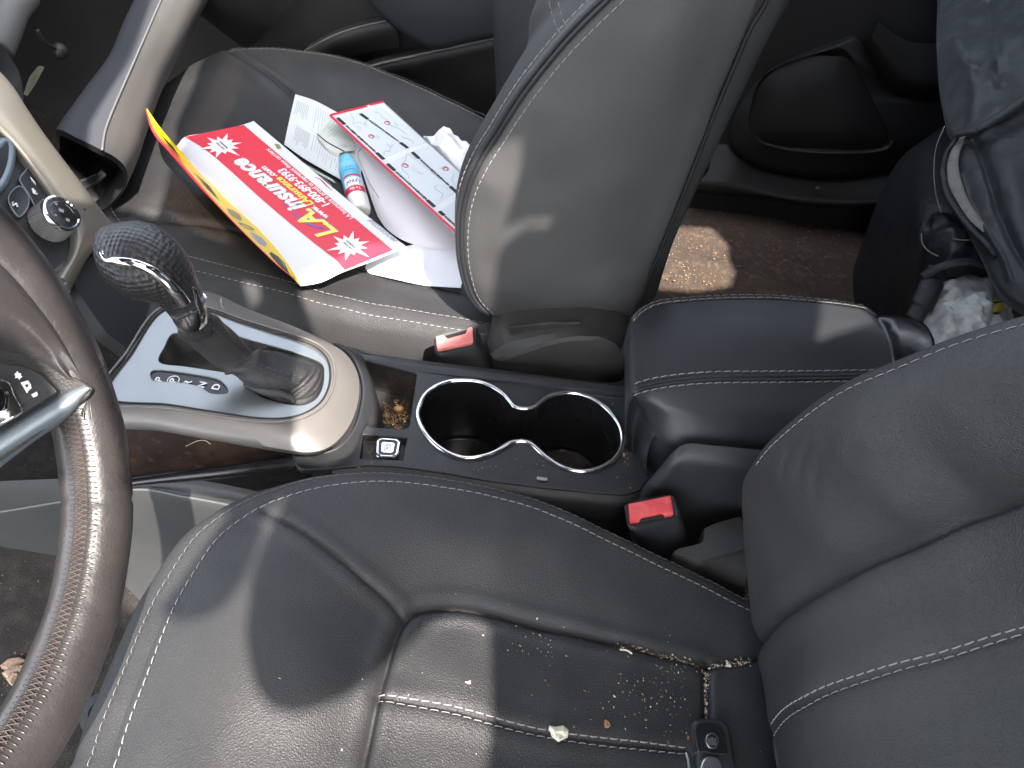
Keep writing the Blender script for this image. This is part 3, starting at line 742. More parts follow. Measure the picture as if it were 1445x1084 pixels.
# cup holder: liner, chrome rim, floors
cup3 = CF.w(cup2, np.zeros(160)); cc = cup3.mean(0)
rows = []
for k, dz in [(1.0, .001), (.985, -.004), (.975, -.01), (.955, -.05), (.94, -.085), (.93, -.088)]:
    q = cup3.copy(); cl = np.where(q[:, :1] < CF.uv(PZ(739, 600, ZT))[0], 0, 1)
    cL = np.array([PZ(656, 592, ZT), PZ(817, 611, ZT)])
    ctr = np.where(cl == 0, cL[0], cL[1]); near = np.exp(-((q[:, 0] - PZ(739, 600, ZT)[0]) / .012) ** 2)[:, None]
    rows.append(q + (ctr - q) * (1 - k) * (1 - near * .8) + [0, 0, dz])
mb = MB().rings(np.array(rows)[::-1], True, False)
cup = mobj('cup_holder', mb, m_plastic_gloss, console, sharp=60)
mb = MB().tube(cup3 + [0, 0, .0008], .0026, 8, closed=True)
mobj('chrome_rim', mb, m_chrome, cup, sharp=None)
for cpx in [(656, 592), (817, 611)]:
    c3 = PZ(*cpx, ZT); c3[2] = ZT - .087
    an = np.linspace(0, 2 * np.pi, 64, endpoint=False); circ = np.stack([np.cos(an), np.sin(an), 0 * an], 1)
    mb = MB().tube(c3 + circ * .0385, .0009, 6, closed=True); mb.rings(np.array([c3 + circ * .038, c3 + circ * .030 + [0, 0, .0006], c3 + circ * .002]), False, True)
    mobj('cup_floor', mb, m_plastic_dusty if cpx[0] > 700 else m_plastic_gloss, cup, sharp=None)
# open tray with a steep wall, and the parking brake switch well
tr3 = CF.w(tray2, np.zeros(60)); tc_ = tr3.mean(0)
mb = MB().rings(np.array([tr3 + (tc_ - tr3) * .06 + [0, 0, -.040], tr3 + (tc_ - tr3) * .03 + [0, 0, -.035], tr3 + [0, 0, -.001]]), True, False)
mobj('storage_tray', mb, m_plastic_dusty, console, sharp=40)
sw3 = resample(CF.w(sw2, np.zeros(4)), 40, True); sc_ = sw3.mean(0)
mb = MB().rings(np.array([sw3 + (sc_ - sw3) * .02 + [0, 0, -.009], sw3 + [0, 0, -.001]]), True, False)
mobj('switch_well', mb, m_plastic_dusty, console, sharp=40)
swr = resample(np.array([PZ(a, b, ZT - .001) for a, b in [(531, 621), (536, 618), (562, 620), (566, 623), (562, 644), (557, 647), (535, 646), (530, 643)]]), 40, True)
swc = swr.mean(0)
mb = MB().rings(np.array([swr + [0, 0, -.008], swr, swr + (swc - swr) * .08 + [0, 0, .001], swr + (swc - swr) * .22 + [0, 0, .0012]]), False, True)
sw_ = mobj('parking_brake_switch', mb, m_chrome, console, sharp=40)
face = swr + (swc - swr) * .22
mb = MB().rings(np.array([face + [0, 0, .0010], face + [0, 0, .0016], face + (swc - face) * .5 + [0, 0, .0010]]), False, True)
mobj('switch_face', mb, m_plastic_gloss, sw_, sharp=40)
SWF = Frame(swc + [0, 0, .0021], (0, -1, 0), (-1, 0, 0)); SWF = Frame(swc + [0, 0, .0021], (0.05, 1, 0), (-1, .05, 0))
mb = MB(); an = np.linspace(0, 2 * np.pi, 24, endpoint=False)
mb.tube(SWF.w(np.stack([np.cos(an), np.sin(an)], 1) * .0027), .0003, 5, closed=True)
for sgn in (0, np.pi): 
    a2 = np.linspace(-.7, .7, 10) + sgn; mb.tube(SWF.w(np.stack([np.cos(a2), np.sin(a2)], 1) * .0038), .0003, 5)
V, F = text('P', SWF, (0, 0), hgt=.0028, bold=.02); mb.add(V, F)
mobj('brake_symbol', mb, m_symbol, sw_, sharp=None)

# raised shifter bezel
ZB = .405
bz_out = [(140, 592), (168, 525), (205, 468), (236, 432), (262, 412), (295, 412), (350, 436), (410, 459), (455, 479), (485, 497), (502, 520), (507, 548), (502, 580), (487, 610), (462, 632), (436, 638), (380, 631), (300, 617), (220, 603)]
zb = lambda p: ZB + .010 - .022 * np.clip((p - 300) / 200.0, -1, 1.1)     # slopes down to the rear
def bz(pts, off=0): return np.array([PZ(a, b, zb(a) + off) for a, b in pts])
ob = spl(bz(bz_out, -.010), 160, True)
plate_px = [(152, 562), (188, 500), (232, 441), (268, 437), (300, 443), (330, 454), (380, 470), (420, 482), (447, 494), (461, 508), (466, 527), (463, 550), (452, 570), (432, 584), (408, 591), (370, 592), (310, 584), (240, 573)]
pb_ = spl(bz(plate_px), 160, True)
def align(A, B):
    k = np.argmin(np.linalg.norm(B - A[0], axis=1)); return np.roll(B, -k, 0)
if (np.cross(ob - ob.mean(0), np.roll(ob, -1, 0) - ob.mean(0))[:, 2].sum() > 0) != (np.cross(pb_ - pb_.mean(0), np.roll(pb_, -1, 0) - pb_.mean(0))[:, 2].sum() > 0): pb_ = pb_[::-1]
pb_ = align(ob, pb_)
mid1 = ob * .35 + pb_ * .65 + [0, 0, .0035]; mid0 = ob * .75 + pb_ * .25 + [0, 0, .0025]
cb = ob.mean(0)
low = ob - (ob - cb) * .012 + [0, 0, -.006]; low2 = ob - (ob - cb) * .10 + [0, 0, -.012]
lip = pb_ + (cb - pb_) * .01 + [0, 0, .0012]
mb = MB().rings(np.array([low2, low, ob, mid0, mid1, pb_ + [0, 0, .0026], lip, pb_ + (cb - pb_) * .02 + [0, 0, -.003]]), False, False)
bezel = mobj('shifter_bezel', mb, m_bezel, console, sharp=50)
pr2 = spl(offset2(pb_[:, :2], .0, True), 160, True)
def ringoff(d, dz):
    o2 = pb_[:, :2] + ring_out(pb_[:, :2]) * d; return np.c_[o2, pb_[:, 2] + dz]
mobj('bezel_groove', MB().tube(ringoff(.0004, .0022), .0009, 6, closed=True), m_dark, bezel, sharp=None)
mobj('bezel_ledge', MB().tube(ringoff(.0042, .0026), .0011, 6, closed=True), m_bezel, bezel, sharp=None)
# brushed plate with its opening
p_c = bz([(177, 560)])[0]; pts3 = bz(plate_px)
A_ = np.c_[pts3[:, :2], np.ones(len(pts3))]; sol = np.linalg.lstsq(A_, pts3[:, 2], rcond=None)[0]
PLF = Frame((pts3[:, 0].mean(), pts3[:, 1].mean(), pts3.mean(0)[:2] @ sol[:2] + sol[2]), (1, 0, sol[0]), (0, 1, sol[1]))
open_px = [(225, 512), (233, 490), (243, 473), (256, 471), (300, 466), (350, 480), (400, 494), (440, 507), (455, 516), (457, 530), (453, 552), (443, 566), (425, 573), (400, 570), (369, 561), (352, 549), (340, 537), (328, 529), (300, 524), (260, 518)]
gate_px = [(213, 527), (217, 524), (225, 523), (260, 527), (303, 535), (312, 539), (321, 549), (322, 555), (316, 557), (297, 556), (289, 551), (283, 547), (262, 542), (225, 539), (216, 538), (213, 533)]
V, F = plate([spl(PLF.puv(plate_px), 160, True), spl(PLF.puv(open_px), 120, True), spl(PLF.puv(gate_px), 90, True)], PLF, .003, .0006, h=.0012)
obj('shifter_plate', V, F, m_silver, console, sharp=35)
gr = PLF.w(spl(PLF.puv(gate_px), 90, True) * 1.0, np.full(90, .0009)); gc_ = gr.mean(0)
mb = MB().rings(np.array([gr + (gr - gc_) * .03 - PLF.n * .004, gr + (gr - gc_) * .03 - PLF.n * .0016]), True, True)
gate = mobj('gear_indicator', mb, m_plastic_gloss, console, sharp=40)
mb = MB()
GF = Frame(PLF.O - PLF.n * .0004, (0.1, 1, 0), (-1, .1, 0))
for ch, px_ in [('P', (225, 536.3)), ('P', (245, 538)), ('R', (265, 541)), ('N', (285.5, 544)), ('D', (305.5, 547))]:
    c3 = PLF.pix(*px_, -.0010); cuv = GF.uv(c3)
    V, F = text(ch, GF, cuv, hgt=.0060, bold=.014, h=float((c3 - GF.O) @ GF.n) + .0010); mb.add(V, F)
    if px_[0] == 245: mb.tube(GF.w(cuv + np.stack([np.cos(an), np.sin(an)], 1) * .0046, np.full(24, float((c3 - GF.O) @ GF.n) + .0010)), .0004, 5, closed=True)
mobj('gear_letters', mb, m_symbol, gate, sharp=None)
# well under the boot
op3 = PLF.w(spl(PLF.puv(open_px), 120, True)); oc = op3.mean(0)
mb = MB().rings(np.array([op3 + (oc - op3) * .12 - PLF.n * .022, op3 + (oc - op3) * .02 - PLF.n * .004, op3 + (op3 - oc) * .01 - PLF.n * .001]), True, False)
mobj('shifter_well', mb, m_plastic_dusty, console, sharp=None)
# wood veneer and hump behind the bezel
wt = spl([PZ(a, b, z) for a, b, z in [(170, 588, .398), (200, 596, .398), (260, 609, .396), (330, 619, .391), (400, 624, .385), (425, 624, .382), (434, 630, .380), (440, 637, .378)]], 50)
wl = spl([PZ(a, b, z) for a, b, z in [(170, 676, .352), (200, 671, .352), (260, 664, .354), (330, 655, .356), (400, 643, .36), (425, 639, .365), (436, 638, .37), (441, 638, .376)]], 50)
wm = (wt + wl) / 2 + np.array([0, -.0035, .002])
G = surf_patch([wt + [0, .003, .001], wt, wm, wl, wl + [0, .002, -.002]], 60, 24)
mobj('wood_veneer', MB().grid(G), m_wood, console, sharp=None)
hp = [(430, 640), (452, 646), (480, 640), (505, 617), (520, 588), (524, 560), (519, 528), (507, 500), (490, 489)]
H1 = spl([PZ(a, b, ZT + .010) for a, b in [(425, 637), (447, 640), (476, 630), (497, 606), (507, 578), (511, 550), (507, 525), (494, 500), (470, 484)]], 50)
H2 = spl([PZ(a, b, ZT + .004) for a, b in hp], 50)
H3 = spl([PZ(a, b, ZT - .004) for a, b in [(432, 652), (460, 657), (490, 653), (508, 640), (512, 612), (530, 600), (530, 560), (520, 520), (512, 496)]], 50)
H4 = H3 + [0.004, 0, -.03]
mobj('bezel_hump', MB().grid(surf_patch([H1 + [0, 0, -.006], H1, H2, H3, H4], 60, 26)), m_plastic, console, sharp=None)
# lower strip running forward beside the driver, front side panel of the tunnel
s_t = spl([PZ(a, b, z) for a, b, z in [(150, 682, .345), (200, 674, .346), (300, 660, .350), (400, 645, .354), (440, 641, .357), (480, 652, .358), (520, 657, .358)]], 50)
s_b = spl([PZ(a, b, z) for a, b, z in [(150, 692, .335), (200, 685, .335), (300, 677, .337), (400, 668, .34), (440, 667, .342), (480, 668, .345), (520, 668, .346)]], 50)
mobj('lower_strip', MB().grid(surf_patch([s_t + [0, .004, -.001], s_t, (s_t + s_b) / 2 + [0, -.004, .002], s_b, s_b + [0, .006, -.004]], 60, 20)), m_plastic_gloss, console, sharp=None)
pa_ = spl([PY(a, b, y) for a, b, y in [(-160, 700, -.075), (0, 692, -.075), (110, 688, -.075), (200, 686, -.076), (260, 688, -.080), (330, 700, -.084), (420, 720, -.086)]], 60)
pb2 = spl([PY(a, b, y) for a, b, y in [(-160, 745, -.079), (0, 722, -.079), (95, 706, -.080), (200, 690, -.082), (260, 700, -.088), (330, 713, -.092), (420, 735, -.092)]], 60)
pc2 = spl([PY(a, b, y) for a, b, y in [(-160, 810, -.080), (0, 780, -.082), (110, 770, -.084), (200, 760, -.092), (260, 770, -.098), (330, 790, -.104), (420, 820, -.10)]], 60)
pd2 = spl([PY(a, b, y) for a, b, y in [(-160, 900, -.085), (0, 868, -.085), (110, 850, -.09), (170, 836, -.105), (215, 832, -.112), (240, 838, -.118), (300, 850, -.12), (400, 880, -.11)]], 60)
mobj('tunnel_side', MB().grid(surf_patch([pa_ + [0, .004, .01], pa_, pb2, pc2, pd2, pd2 + [0, -.006, -.012]], 80, 40)), m_console_grey, console, sharp=None)
mb = MB().tube(pb2 + [0, -.0006, 0], .0012, 6); mobj('seam_line', mb, m_dash_grey, console, sharp=None)
# rear side below the armrest
q1 = [PY(a, b, y) for a, b, y in [(903, 694, -.066), (925, 668, -.066), (950, 640, -.064), (965, 632, -.062), (1000, 634, -.062), (1060, 640, -.062), (1120, 646, -.062)]]
q1 = spl(q1, 50)
q2 = q1 + [0, -.006, -.006]; q3 = q1 + [0, -.008, -.06]; q4 = q1 + [0, -.004, -.30]
mobj('rear_side', MB().grid(surf_patch([q1 + [.002, .004, .0], q1, q2, q3, q4], 60, 30)), m_plastic, console, sharp=None)
# armrest
az = .455
arm_far = [(893, 452), (905, 440), (925, 430), (960, 425), (1026, 421), (1090, 421), (1151, 426), (1195, 431), (1222, 437), (1236, 448)]
arm_seam = [(895, 551), (910, 546), (935, 541), (965, 537), (1010, 534), (1068, 533.5), (1130, 533), (1192, 532), (1235, 531), (1262, 528)]
arm_low = [(903, 575), (915, 596), (932, 618), (960, 630), (1000, 636), (1055, 641), (1110, 648), (1180, 655), (1230, 655), (1262, 650)]
fa = spl([PZ(a, b, .462) for a, b in arm_far], 80); sm_ = spl([PZ(a, b, .462) for a, b in arm_seam], 80)
lw = spl([PZ(a, b, .424) for a, b in arm_low], 80)
mid_top = [fa * (1 - t) + sm_ * t + np.array([0, 0, .006 * math.sin(math.pi * t)]) for t in (.12, .35, .6, .85)]
lw1 = sm_ * .55 + lw * .45 + [0, -.006, .004]
fb0 = fa + [0, .012, -.010]; fb1 = fa + [0, .016, -.06]
G = surf_patch([fb1, fb0, fa, *mid_top, sm_, sm_ * .8 + lw * .2 + [0, -.004, .002], lw1, lw, lw + [0, .006, -.012], lw + [0, .03, -.03]], 110, 90)
mb = MB().grid(G)
front = G[:, 0]; back = G[:, -1]
mb.add(np.vstack([front, [front.mean(0)]]), [(i, i + 1, len(front)) for i in range(len(front) - 1)])
mb.add(np.vstack([back, [back.mean(0)]]), [(i, i + 1, len(back)) for i in range(len(back) - 1)])
arm = mobj('armrest', mb, m_leather_smooth, console, sharp=None)
for nm_, L, offs in (('side_stitching', sm_, ([0, .0048, .002], [0, -.0042, -.001])), ('top_stitching', fa, ([0, -.004, .003], [0, .003, -.0005]))):
    mb = MB()
    for off in offs:
        Lc = L[:-2] + np.array(off)
        stitch(mb, Lc, np.tile(unit([0, -.35 if L is sm_ else .1, 1]), (len(Lc), 1)), ln=.0062, gap=.0012, r=.0008, lift=.0012)
    mobj(nm_, mb, m_thread, arm, sharp=None)
mb = MB().tube(sm_ + [0, .0015, .0002], .0016, 6); mb.tube(sm_ + [0, -.0012, -.0006], .0016, 6); mb.tube(fa + [0, -.0005, .001], .0016, 6)
mobj('armrest_piping', mb, m_leather_smooth, arm, sharp=None)
# front wall of the armrest pad and its rear cap
fw = [np.array([p for p in [fa[0], fa[0] * .75 + sm_[0] * .25, fa[0] * .4 + sm_[0] * .6, sm_[0], sm_[0] * .4 + lw[0] * .6, lw[0] + [.002, 0, 0], lw[10]]])]
f1 = fw[0] + [-.001, 0, -.004]; f2 = fw[0] + [-.001, 0, -.03]; f3 = fw[0] + [.006, 0, -.07]
mobj('armrest_front', MB().grid(surf_patch([fw[0] + [.002, 0, 0.0], f1, f2, f3], 40, 20)), m_leather_smooth, arm, sharp=None)
ra = lw[:34] + [0, .002, -.001]; rb = spl([PZ(a, b, ZT + .003) for a, b in [(893, 604), (897, 630), (908, 655), (925, 672), (950, 676), (985, 672)]], 34)
mobj('armrest_riser', MB().grid(surf_patch([ra + [.004, .004, .004], ra, ra * .55 + rb * .45 + [0, .001, -.003], rb, rb + [-.004, -.003, -.004]], 50, 24)), m_plastic, console, sharp=None)
cr = [PZ(a, b, .455) for a, b in [(1234, 441), (1262, 443), (1290, 448), (1306, 455), (1316, 468), (1322, 490), (1310, 540), (1262, 560), (1245, 500)]]
cr = spl(np.array(cr), 60, True); cm = cr.mean(0)
mb = MB().rings(np.array([cr + [0, 0, -.08], cr + [0, 0, -.006], cr + (cm - cr) * .05, cr + (cm - cr) * .2 + [0, 0, .003]]), False, True)
mobj('armrest_rear_cap', mb, m_plastic_gloss, console, sharp=50)

# ------------------------------------------------------------------ gear lever
lever = thing('gear_lever', tuple(PZ(400, 540, .40)), 'automatic gear lever with black perforated leather knob, chrome inlay and folded leather boot', 'gear lever')
def ringpx(L, Rr, dep, n=20, rot=0):   # ring whose image diameter runs from L to R at height z
    a, b = PZ(*L, dep), PZ(*Rr, dep); c = (a + b) / 2; e = (b - a) / 2; r = np.linalg.norm(e)
    v = unit(c - CAM); o = unit(np.cross(e, v)); w = np.cross(unit(e), o)
    t = np.linspace(0, 2 * np.pi, n, endpoint=False) + rot
    return c, r, unit(e)
def sweep(secs, n=28, m=60, flat=None, tilt=0.0):
    """secs: (left px, right px, z): a round body through those diameters"""
    C = []; Rd = []; E = []
    for s_ in secs:
        c, r, e = ringpx(s_[0], s_[1], s_[2]); C.append(c); Rd.append(r); E.append(e)
    C = np.array(C); X = np.c_[C, Rd, E]; X = spl(X, m, sub=12) if len(X) > 2 else X
    C, Rd, E = X[:, :3], X[:, 3], X[:, 4:]; T = np.gradient(C, axis=0); G = []
    for c, r, e, t in zip(C, Rd, E, T):
        e = unit(e); w = unit(np.cross(t, e)); a = np.linspace(0, 2 * np.pi, n, endpoint=False)
        k = flat if flat else 1.0
        G.append(c + r * (np.cos(a)[:, None] * e + k * np.sin(a)[:, None] * w))
    return np.array(G), C, Rd
ksec = [((139, 352), (142, 345), .548), ((139, 372), (158, 333), .549), ((147, 393), (183, 327), .550), ((170, 407), (211, 327), .549), ((194, 416), (235, 341), .545), ((216, 424), (253, 362), .537), ((232, 434), (268, 388), .527), ((243, 448), (283, 415), .515), ((247, 458), (290, 438), .507)]
G, Cn, Rn = sweep(ksec, n=40, m=70, flat=.86)
m_knob = mat('perforated_knob_leather', (.020, .020, .021), .42, spec=.5, bump=[('dots', 300, 1.0, .0010), ('noise', 900, .2, .0003)])
mobj('knob', MB().rings(G), m_knob, lever, sharp=None)
# chrome inlay ribbon down the knob
ik = [(141, 352, 4), (150, 366, 8), (165, 369, 9), (182, 370, 9), (200, 375, 9), (216, 383, 10), (230, 393, 11), (243, 406, 12), (254, 420, 13), (262, 432, 13)]
zz = [.5605, .568, .5725, .575, .574, .570, .5625, .552, .541, .532]
m_inl = [PZ(a, b, z) for (a, b, w), z in zip(ik, zz)]
def surf_on(G, px, py, pad=.0006):             # where the pixel's ray first meets a swept body, pushed out slightly
    d = unit(ray(px, py)); P = G.reshape(-1, 3) - CAM; t = P @ d; off = np.linalg.norm(P - t[:, None] * d, axis=1)
    k = np.where(off < .0035)[0]
    if len(k) == 0: k = np.argsort(off)[:4]
    return CAM + d * (t[k].min() - pad)
rib = [surf_on(G, a, b) for a, b, w in ik]
wl_ = np.array([w * .00021 for _, _, w in ik])
ribs = spl(np.c_[np.array(rib), wl_], 60); ribs[:, :3] = np.stack([np.convolve(np.pad(ribs[:, k], 4, 'edge'), np.ones(9) / 9, 'valid') for k in range(3)], 1)
mobj('chrome_inlay', MB().tube(ribs[:, :3], ribs[:, 3] * 1.6, 10, flat=.55, up=unit(CAM - ribs[30, :3])), m_chrome, lever, sharp=None)
csec = [((245, 447), (284, 414), .5165), ((247, 452), (288, 430), .511), ((249, 460), (290, 441), .505), ((251, 463), (291, 446), .502)]
G2, _, _ = sweep(csec, n=32, m=14, flat=.9); c2 = G2.mean(1, keepdims=True); G2 = c2 + (G2 - c2) * 1.04
mobj('chrome_collar', MB().rings(G2), m_chrome, lever, sharp=40)
blade = [surf_on(G, a, b, .002) for a, b in [(270, 404), (278, 408), (289, 440), (283, 446), (275, 425)]]
mobj('chrome_blade', MB().prism(resample(np.array(blade), 24, True), unit(CAM - blade[0]) * .0015, .0005), m_chrome, lever, sharp=40)
# boot: gaiter sweeping from the collar to the rear of the opening
bsec = [((250, 461), (292, 444), .503), ((252, 470), (300, 446), .494), ((262, 482), (313, 452), .480), ((282, 499), (330, 468), .462), ((305, 515), (347, 487), .445), ((330, 533), (372, 496), .432), ((355, 547), (400, 503), .420), ((385, 557), (432, 512), .408), ((415, 566), (448, 522), .399), ((432, 567), (452, 530), .394)]
Gb, Cb, Rb = sweep(bsec, n=48, m=90, flat=.62)
g = np.random.default_rng(4); A_, B_ = np.meshgrid(np.linspace(0, 1, 90), np.linspace(0, 2 * np.pi, 48, endpoint=False), indexing='ij')
wr = .0013 * np.sin(26 * A_ + 1.5 * np.sin(B_)) * np.sin(B_ * 1.0 + 2) + .0009 * np.sin(55 * A_ + 2 * np.cos(2 * B_)) + .0012 * np.sin(14 * A_ + 3 * B_) 
cen_ = Gb.mean(1, keepdims=True); Gb = Gb + (Gb - cen_) / (np.linalg.norm(Gb - cen_, axis=2, keepdims=True) + 1e-9) * (wr * np.clip(A_ * 4, 0, 1) * np.clip((1 - A_) * 5, .15, 1))[..., None]
boot = mobj('boot', MB().rings(Gb), m_leather, lever, sharp=None)
mb = MB()
for dy in (0, 8):
    Ls = np.array([surf_on(Gb, a, b + dy * (a - 285) / 120 if dy else b, .0004) for a, b in [(290, 450), (305, 466), (322, 482), (340, 497), (358, 510), (378, 519), (405, 527), (432, 535), (450, 541)]])
    stitch(mb, spl(Ls, 60), np.tile(unit(CAM - Ls[4]), (60, 1)), ln=.0034, gap=.0022, r=.00055, lift=.0006)
mobj('boot_stitching', mb, m_thread_dark, boot, sharp=None)
# leather skirt lying in the opening, with its rolled fold
skr = spl(np.array([PLF.pix(a, b, -.003) for a, b in [(345, 540), (360, 500), (400, 497), (440, 509), (454, 517), (456, 530), (452, 551), (442, 565), (425, 571), (400, 568), (371, 559)]]), 80, True)
sc2 = PLF.pix(425, 540, .004)
mb = MB().rings(np.array([skr - PLF.n * .002, skr + PLF.n * .001, skr * .7 + sc2 * .3 + PLF.n * .0015, skr * .3 + sc2 * .7]), False, True)
mobj('boot_skirt', mb, m_leather, lever, sharp=None)
fold = [PLF.pix(a, b, h) for a, b, h in [(345, 541, .004), (365, 549, .006), (385, 553, .007), (402, 557, .006), (412, 563, .003), (414, 568, .0)]]
mobj('boot_fold', MB().tube(spl(fold, 40), np.interp(np.linspace(0, 1, 40), [0, .5, 1], [.002, .0045, .0022]), 12), m_leather, lever, sharp=None)

# ------------------------------------------------------------------ belt buckles
def buckle(name, label, toppx, z, base_px, zb_, redpx, slotpx, m_r, group):
    T = np.array([PZ(a, b, z) for a, b in toppx]); t = thing(name, tuple(T.mean(0) + [0, 0, -.06]), label, 'seat belt buckle', group)
    T = resample(T, 48, True); c = T.mean(0)
    Bq = resample(np.array([PZ(a, b, zb_) for a, b in base_px]), 48, True)
    up = unit(c - Bq.mean(0))
    mb = MB().rings(np.array([Bq, T * .6 + Bq * .4 , T - up * .006, T - up * .0015, T + (c - T) * .06, T + (c - T) * .14 - up * .0015]), True, True)
    mobj('buckle_body', mb, m_plastic, t, sharp=50)
    Rr = np.array([PZ(a, b, z + .0005) for a, b in redpx]); nrm = unit(np.cross(Rr[1] - Rr[0], Rr[-1] - Rr[0])); nrm = nrm if nrm[2] > 0 else -nrm
    mobj('release_button', MB().prism(resample(Rr, 40, True) - nrm * .003, nrm * .0045, .001), m_r, t, sharp=40)
    Sq = np.array([PZ(a, b, z + .0005) for a, b in slotpx])
    mobj('buckle_slot', MB().prism(resample(Sq, 24, True) - nrm * .003, nrm * .0026, .0004), m_dark, t, sharp=40)
    return t
buckle('seat_belt_buckle', 'bright red-topped black seat belt buckle beside the driver\'s seat and below the armrest', [(880, 713), (889, 706), (940, 697), (952, 699), (960, 724), (958, 732), (895, 746), (885, 742)], .400,
       [(893, 768), (960, 755), (975, 768), (970, 790), (945, 796), (905, 785)], .345,
       [(887, 712), (946, 700), (951, 727), (938, 729), (935, 725), (905, 731), (903, 736), (889, 738)], [(903, 737), (905, 732), (935, 726), (938, 730)], m_red, 'front seat belt buckles')
buckle('seat_belt_buckle', 'faded red seat belt buckle against the passenger seat cushion, in front of its recliner cover', [(612, 477), (618, 473), (668, 460), (673, 462), (674, 483), (671, 488), (620, 500), (613, 497)], .352,
       [(620, 516), (680, 505), (700, 520), (697, 545), (640, 540)], .315,
       [(615, 476), (626, 473), (631, 479), (657, 472), (660, 464), (667, 462), (668, 485), (617, 495)], [(627, 474), (659, 465), (656, 471), (632, 478)], m_red_faded, 'front seat belt buckles')
# hinge cover of the driver's backrest
hc = thing('hinge_cover', tuple(PZ(1000, 790, .33)), 'grained black plastic hinge cover between the driver\'s seat cushion and backrest', 'seat trim')
u1 = resample(np.array([PZ(a, b, .385) for a, b in [(994, 745), (1012, 737), (1045, 728), (1062, 760), (1050, 775), (990, 792), (950, 780), (952, 776), (985, 768), (992, 764)]]), 60, True); uc = u1.mean(0)
mobj('upper_plate', MB().rings(np.array([u1 + [0, .0, -.05], u1 + [0, 0, -.002], u1 + (uc - u1) * .03, u1 + (uc - u1) * .3]), False, True), m_plastic_tex, hc, sharp=40)
l1 = surf_patch([[PZ(a, b, .381) for a, b in [(946, 783), (990, 790), (1050, 773)]], [PZ(a, b, .374) for a, b in [(952, 792), (1000, 797), (1055, 792)]], [PZ(a, b, .352) for a, b in [(960, 803), (1000, 822), (1050, 845)]]], 24, 16)
mobj('lower_plate', MB().grid(l1), m_plastic_tex, hc, sharp=None)
# ------------------------------------------------------------------ steering wheel
WC = np.array([-.301, -.308, .654]); wal, wbe, WRAD = .467, -.018, .178
wn_ = np.array([math.cos(wal) * math.cos(wbe), math.cos(wal) * math.sin(wbe), math.sin(wal)])
WE1 = unit(np.cross([0, 0, 1.0], wn_))
WH = Frame(WC, WE1, np.cross(wn_, WE1))
wheel = thing('steering_wheel', tuple(WC), 'worn brown-black leather steering wheel with grey spoke trim and a cross-stitched rim', 'steering wheel')
an = np.linspace(0, 2 * np.pi, 360, endpoint=False); tb = np.linspace(0, 2 * np.pi, 40, endpoint=False)
def rimpt(a, b, k=1.0):                        # a round the wheel, b round the tube
    rr_ = WRAD + .0178 * k * np.cos(b); return WH.w(np.stack([np.cos(a) * rr_, np.sin(a) * rr_], -1), .0185 * k * np.sin(b))
A2, B2 = np.meshgrid(an, tb, indexing='ij')
g5 = np.random.default_rng(5)
lump = 1 + .012 * np.sin(7 * A2 + 1.3) * np.sin(2 * B2) + .008 * np.sin(23 * A2 + B2) 
groove = np.exp(-((((B2 - 2.67) + np.pi) % (2 * np.pi) - np.pi) / .055) ** 2)
lump = lump - .055 * groove
sp_ = lambda a0, w=.010: np.exp(-((((A2 - a0) + np.pi) % (2 * np.pi) - np.pi) / w) ** 2)
lump = lump - .05 * sp_(rad(303), .006)
mobj('rim', MB().grid(rimpt(A2, B2, lump), cc=True, cr=True), m_wheel, wheel, sharp=None)
# cross stitching along the inner front of the rim
mb = MB()
for i in range(0, 720):
    a = 2 * np.pi * i / 720
    if not (rad(225) < a < rad(323)): continue
    for (b0, b1) in ((2.50, 2.84), (2.84, 2.50)):
        if (i % 2 == 0) == (b0 < b1):
            aa = np.linspace(a, a + rad(1.0), 6); bb = np.linspace(b0, b1, 6)
            mb.tube(rimpt(aa, bb, 1.03), .00032, 5)
mobj('rim_stitching', mb, m_thread_brown, wheel, sharp=None)
# puckered leather either side of the seam
mb = MB()
for i in range(360):
    a = 2 * np.pi * i / 360 + rad(.25)
    if rad(225) < a < rad(323):
        for b0, b1 in ((2.24, 2.54), (2.80, 3.06)):
            bb = np.linspace(b0, b1, 6); mb.tube(rimpt(np.full(6, a) + np.linspace(0, .004, 6), bb, .995), np.array([.0002, .0005, .0006, .0006, .0004, .0002]), 6)
mobj('rim_puckers', mb, m_wheel, wheel, sharp=None)
# spoke: leather flare, dark housing, silver strip, button pad
def wpx(pts, h, k=0.0): return np.array([WH.pix(a, b, h + k * (a - 10) / 105.0) for a, b in pts])
def wpx0(pts, h): return np.array([WH.pix(a, b, h) for a, b in pts])
fl = [[WH.pix(a, b, h) for a, b, h in row] for row in (
    [(-40, 340, .0165), (0, 372, .0175), (40, 415, .0178), (75, 460, .0178), (104, 508, .0176), (124, 553, .0172), (133, 590, .0165)],
    [(-40, 400, .0160), (0, 428, .0165), (40, 462, .0160), (72, 494, .0150), (97, 524, .0140), (117, 553, .0130), (122, 592, .0135)],
    [(-40, 452, .0090), (0, 466, .0100), (40, 483, .0090), (72, 508, .0120), (96, 531, .0150), (120, 553, .0165), (118, 590, .0150)],
    [(-40, 493, -.002), (0, 495, .0), (36, 501, .003), (70, 518, .009), (97, 537, .0135), (123, 554, .0165), (112, 586, .012)])]
fl = [np.array(f_) for f_ in fl]; fl.insert(1, fl[0] * .62 + fl[1] * .38 + wn_ * .0010); fl[0] = fl[0] - wn_ * .0008
mobj('spoke_leather', MB().grid(surf_patch(fl, 60, 24)), m_wheel, wheel, sharp=None)
hous = wpx([(-60, 492), (0, 497), (30, 499), (52, 509), (84, 528), (112, 542), (124, 550), (118, 562), (60, 605), (0, 648), (-60, 690)], -.010, .024)
mobj('spoke_housing', MB().prism(resample(hous, 90, True), wn_ * .006, .002), m_plastic_tex, wheel, sharp=40)
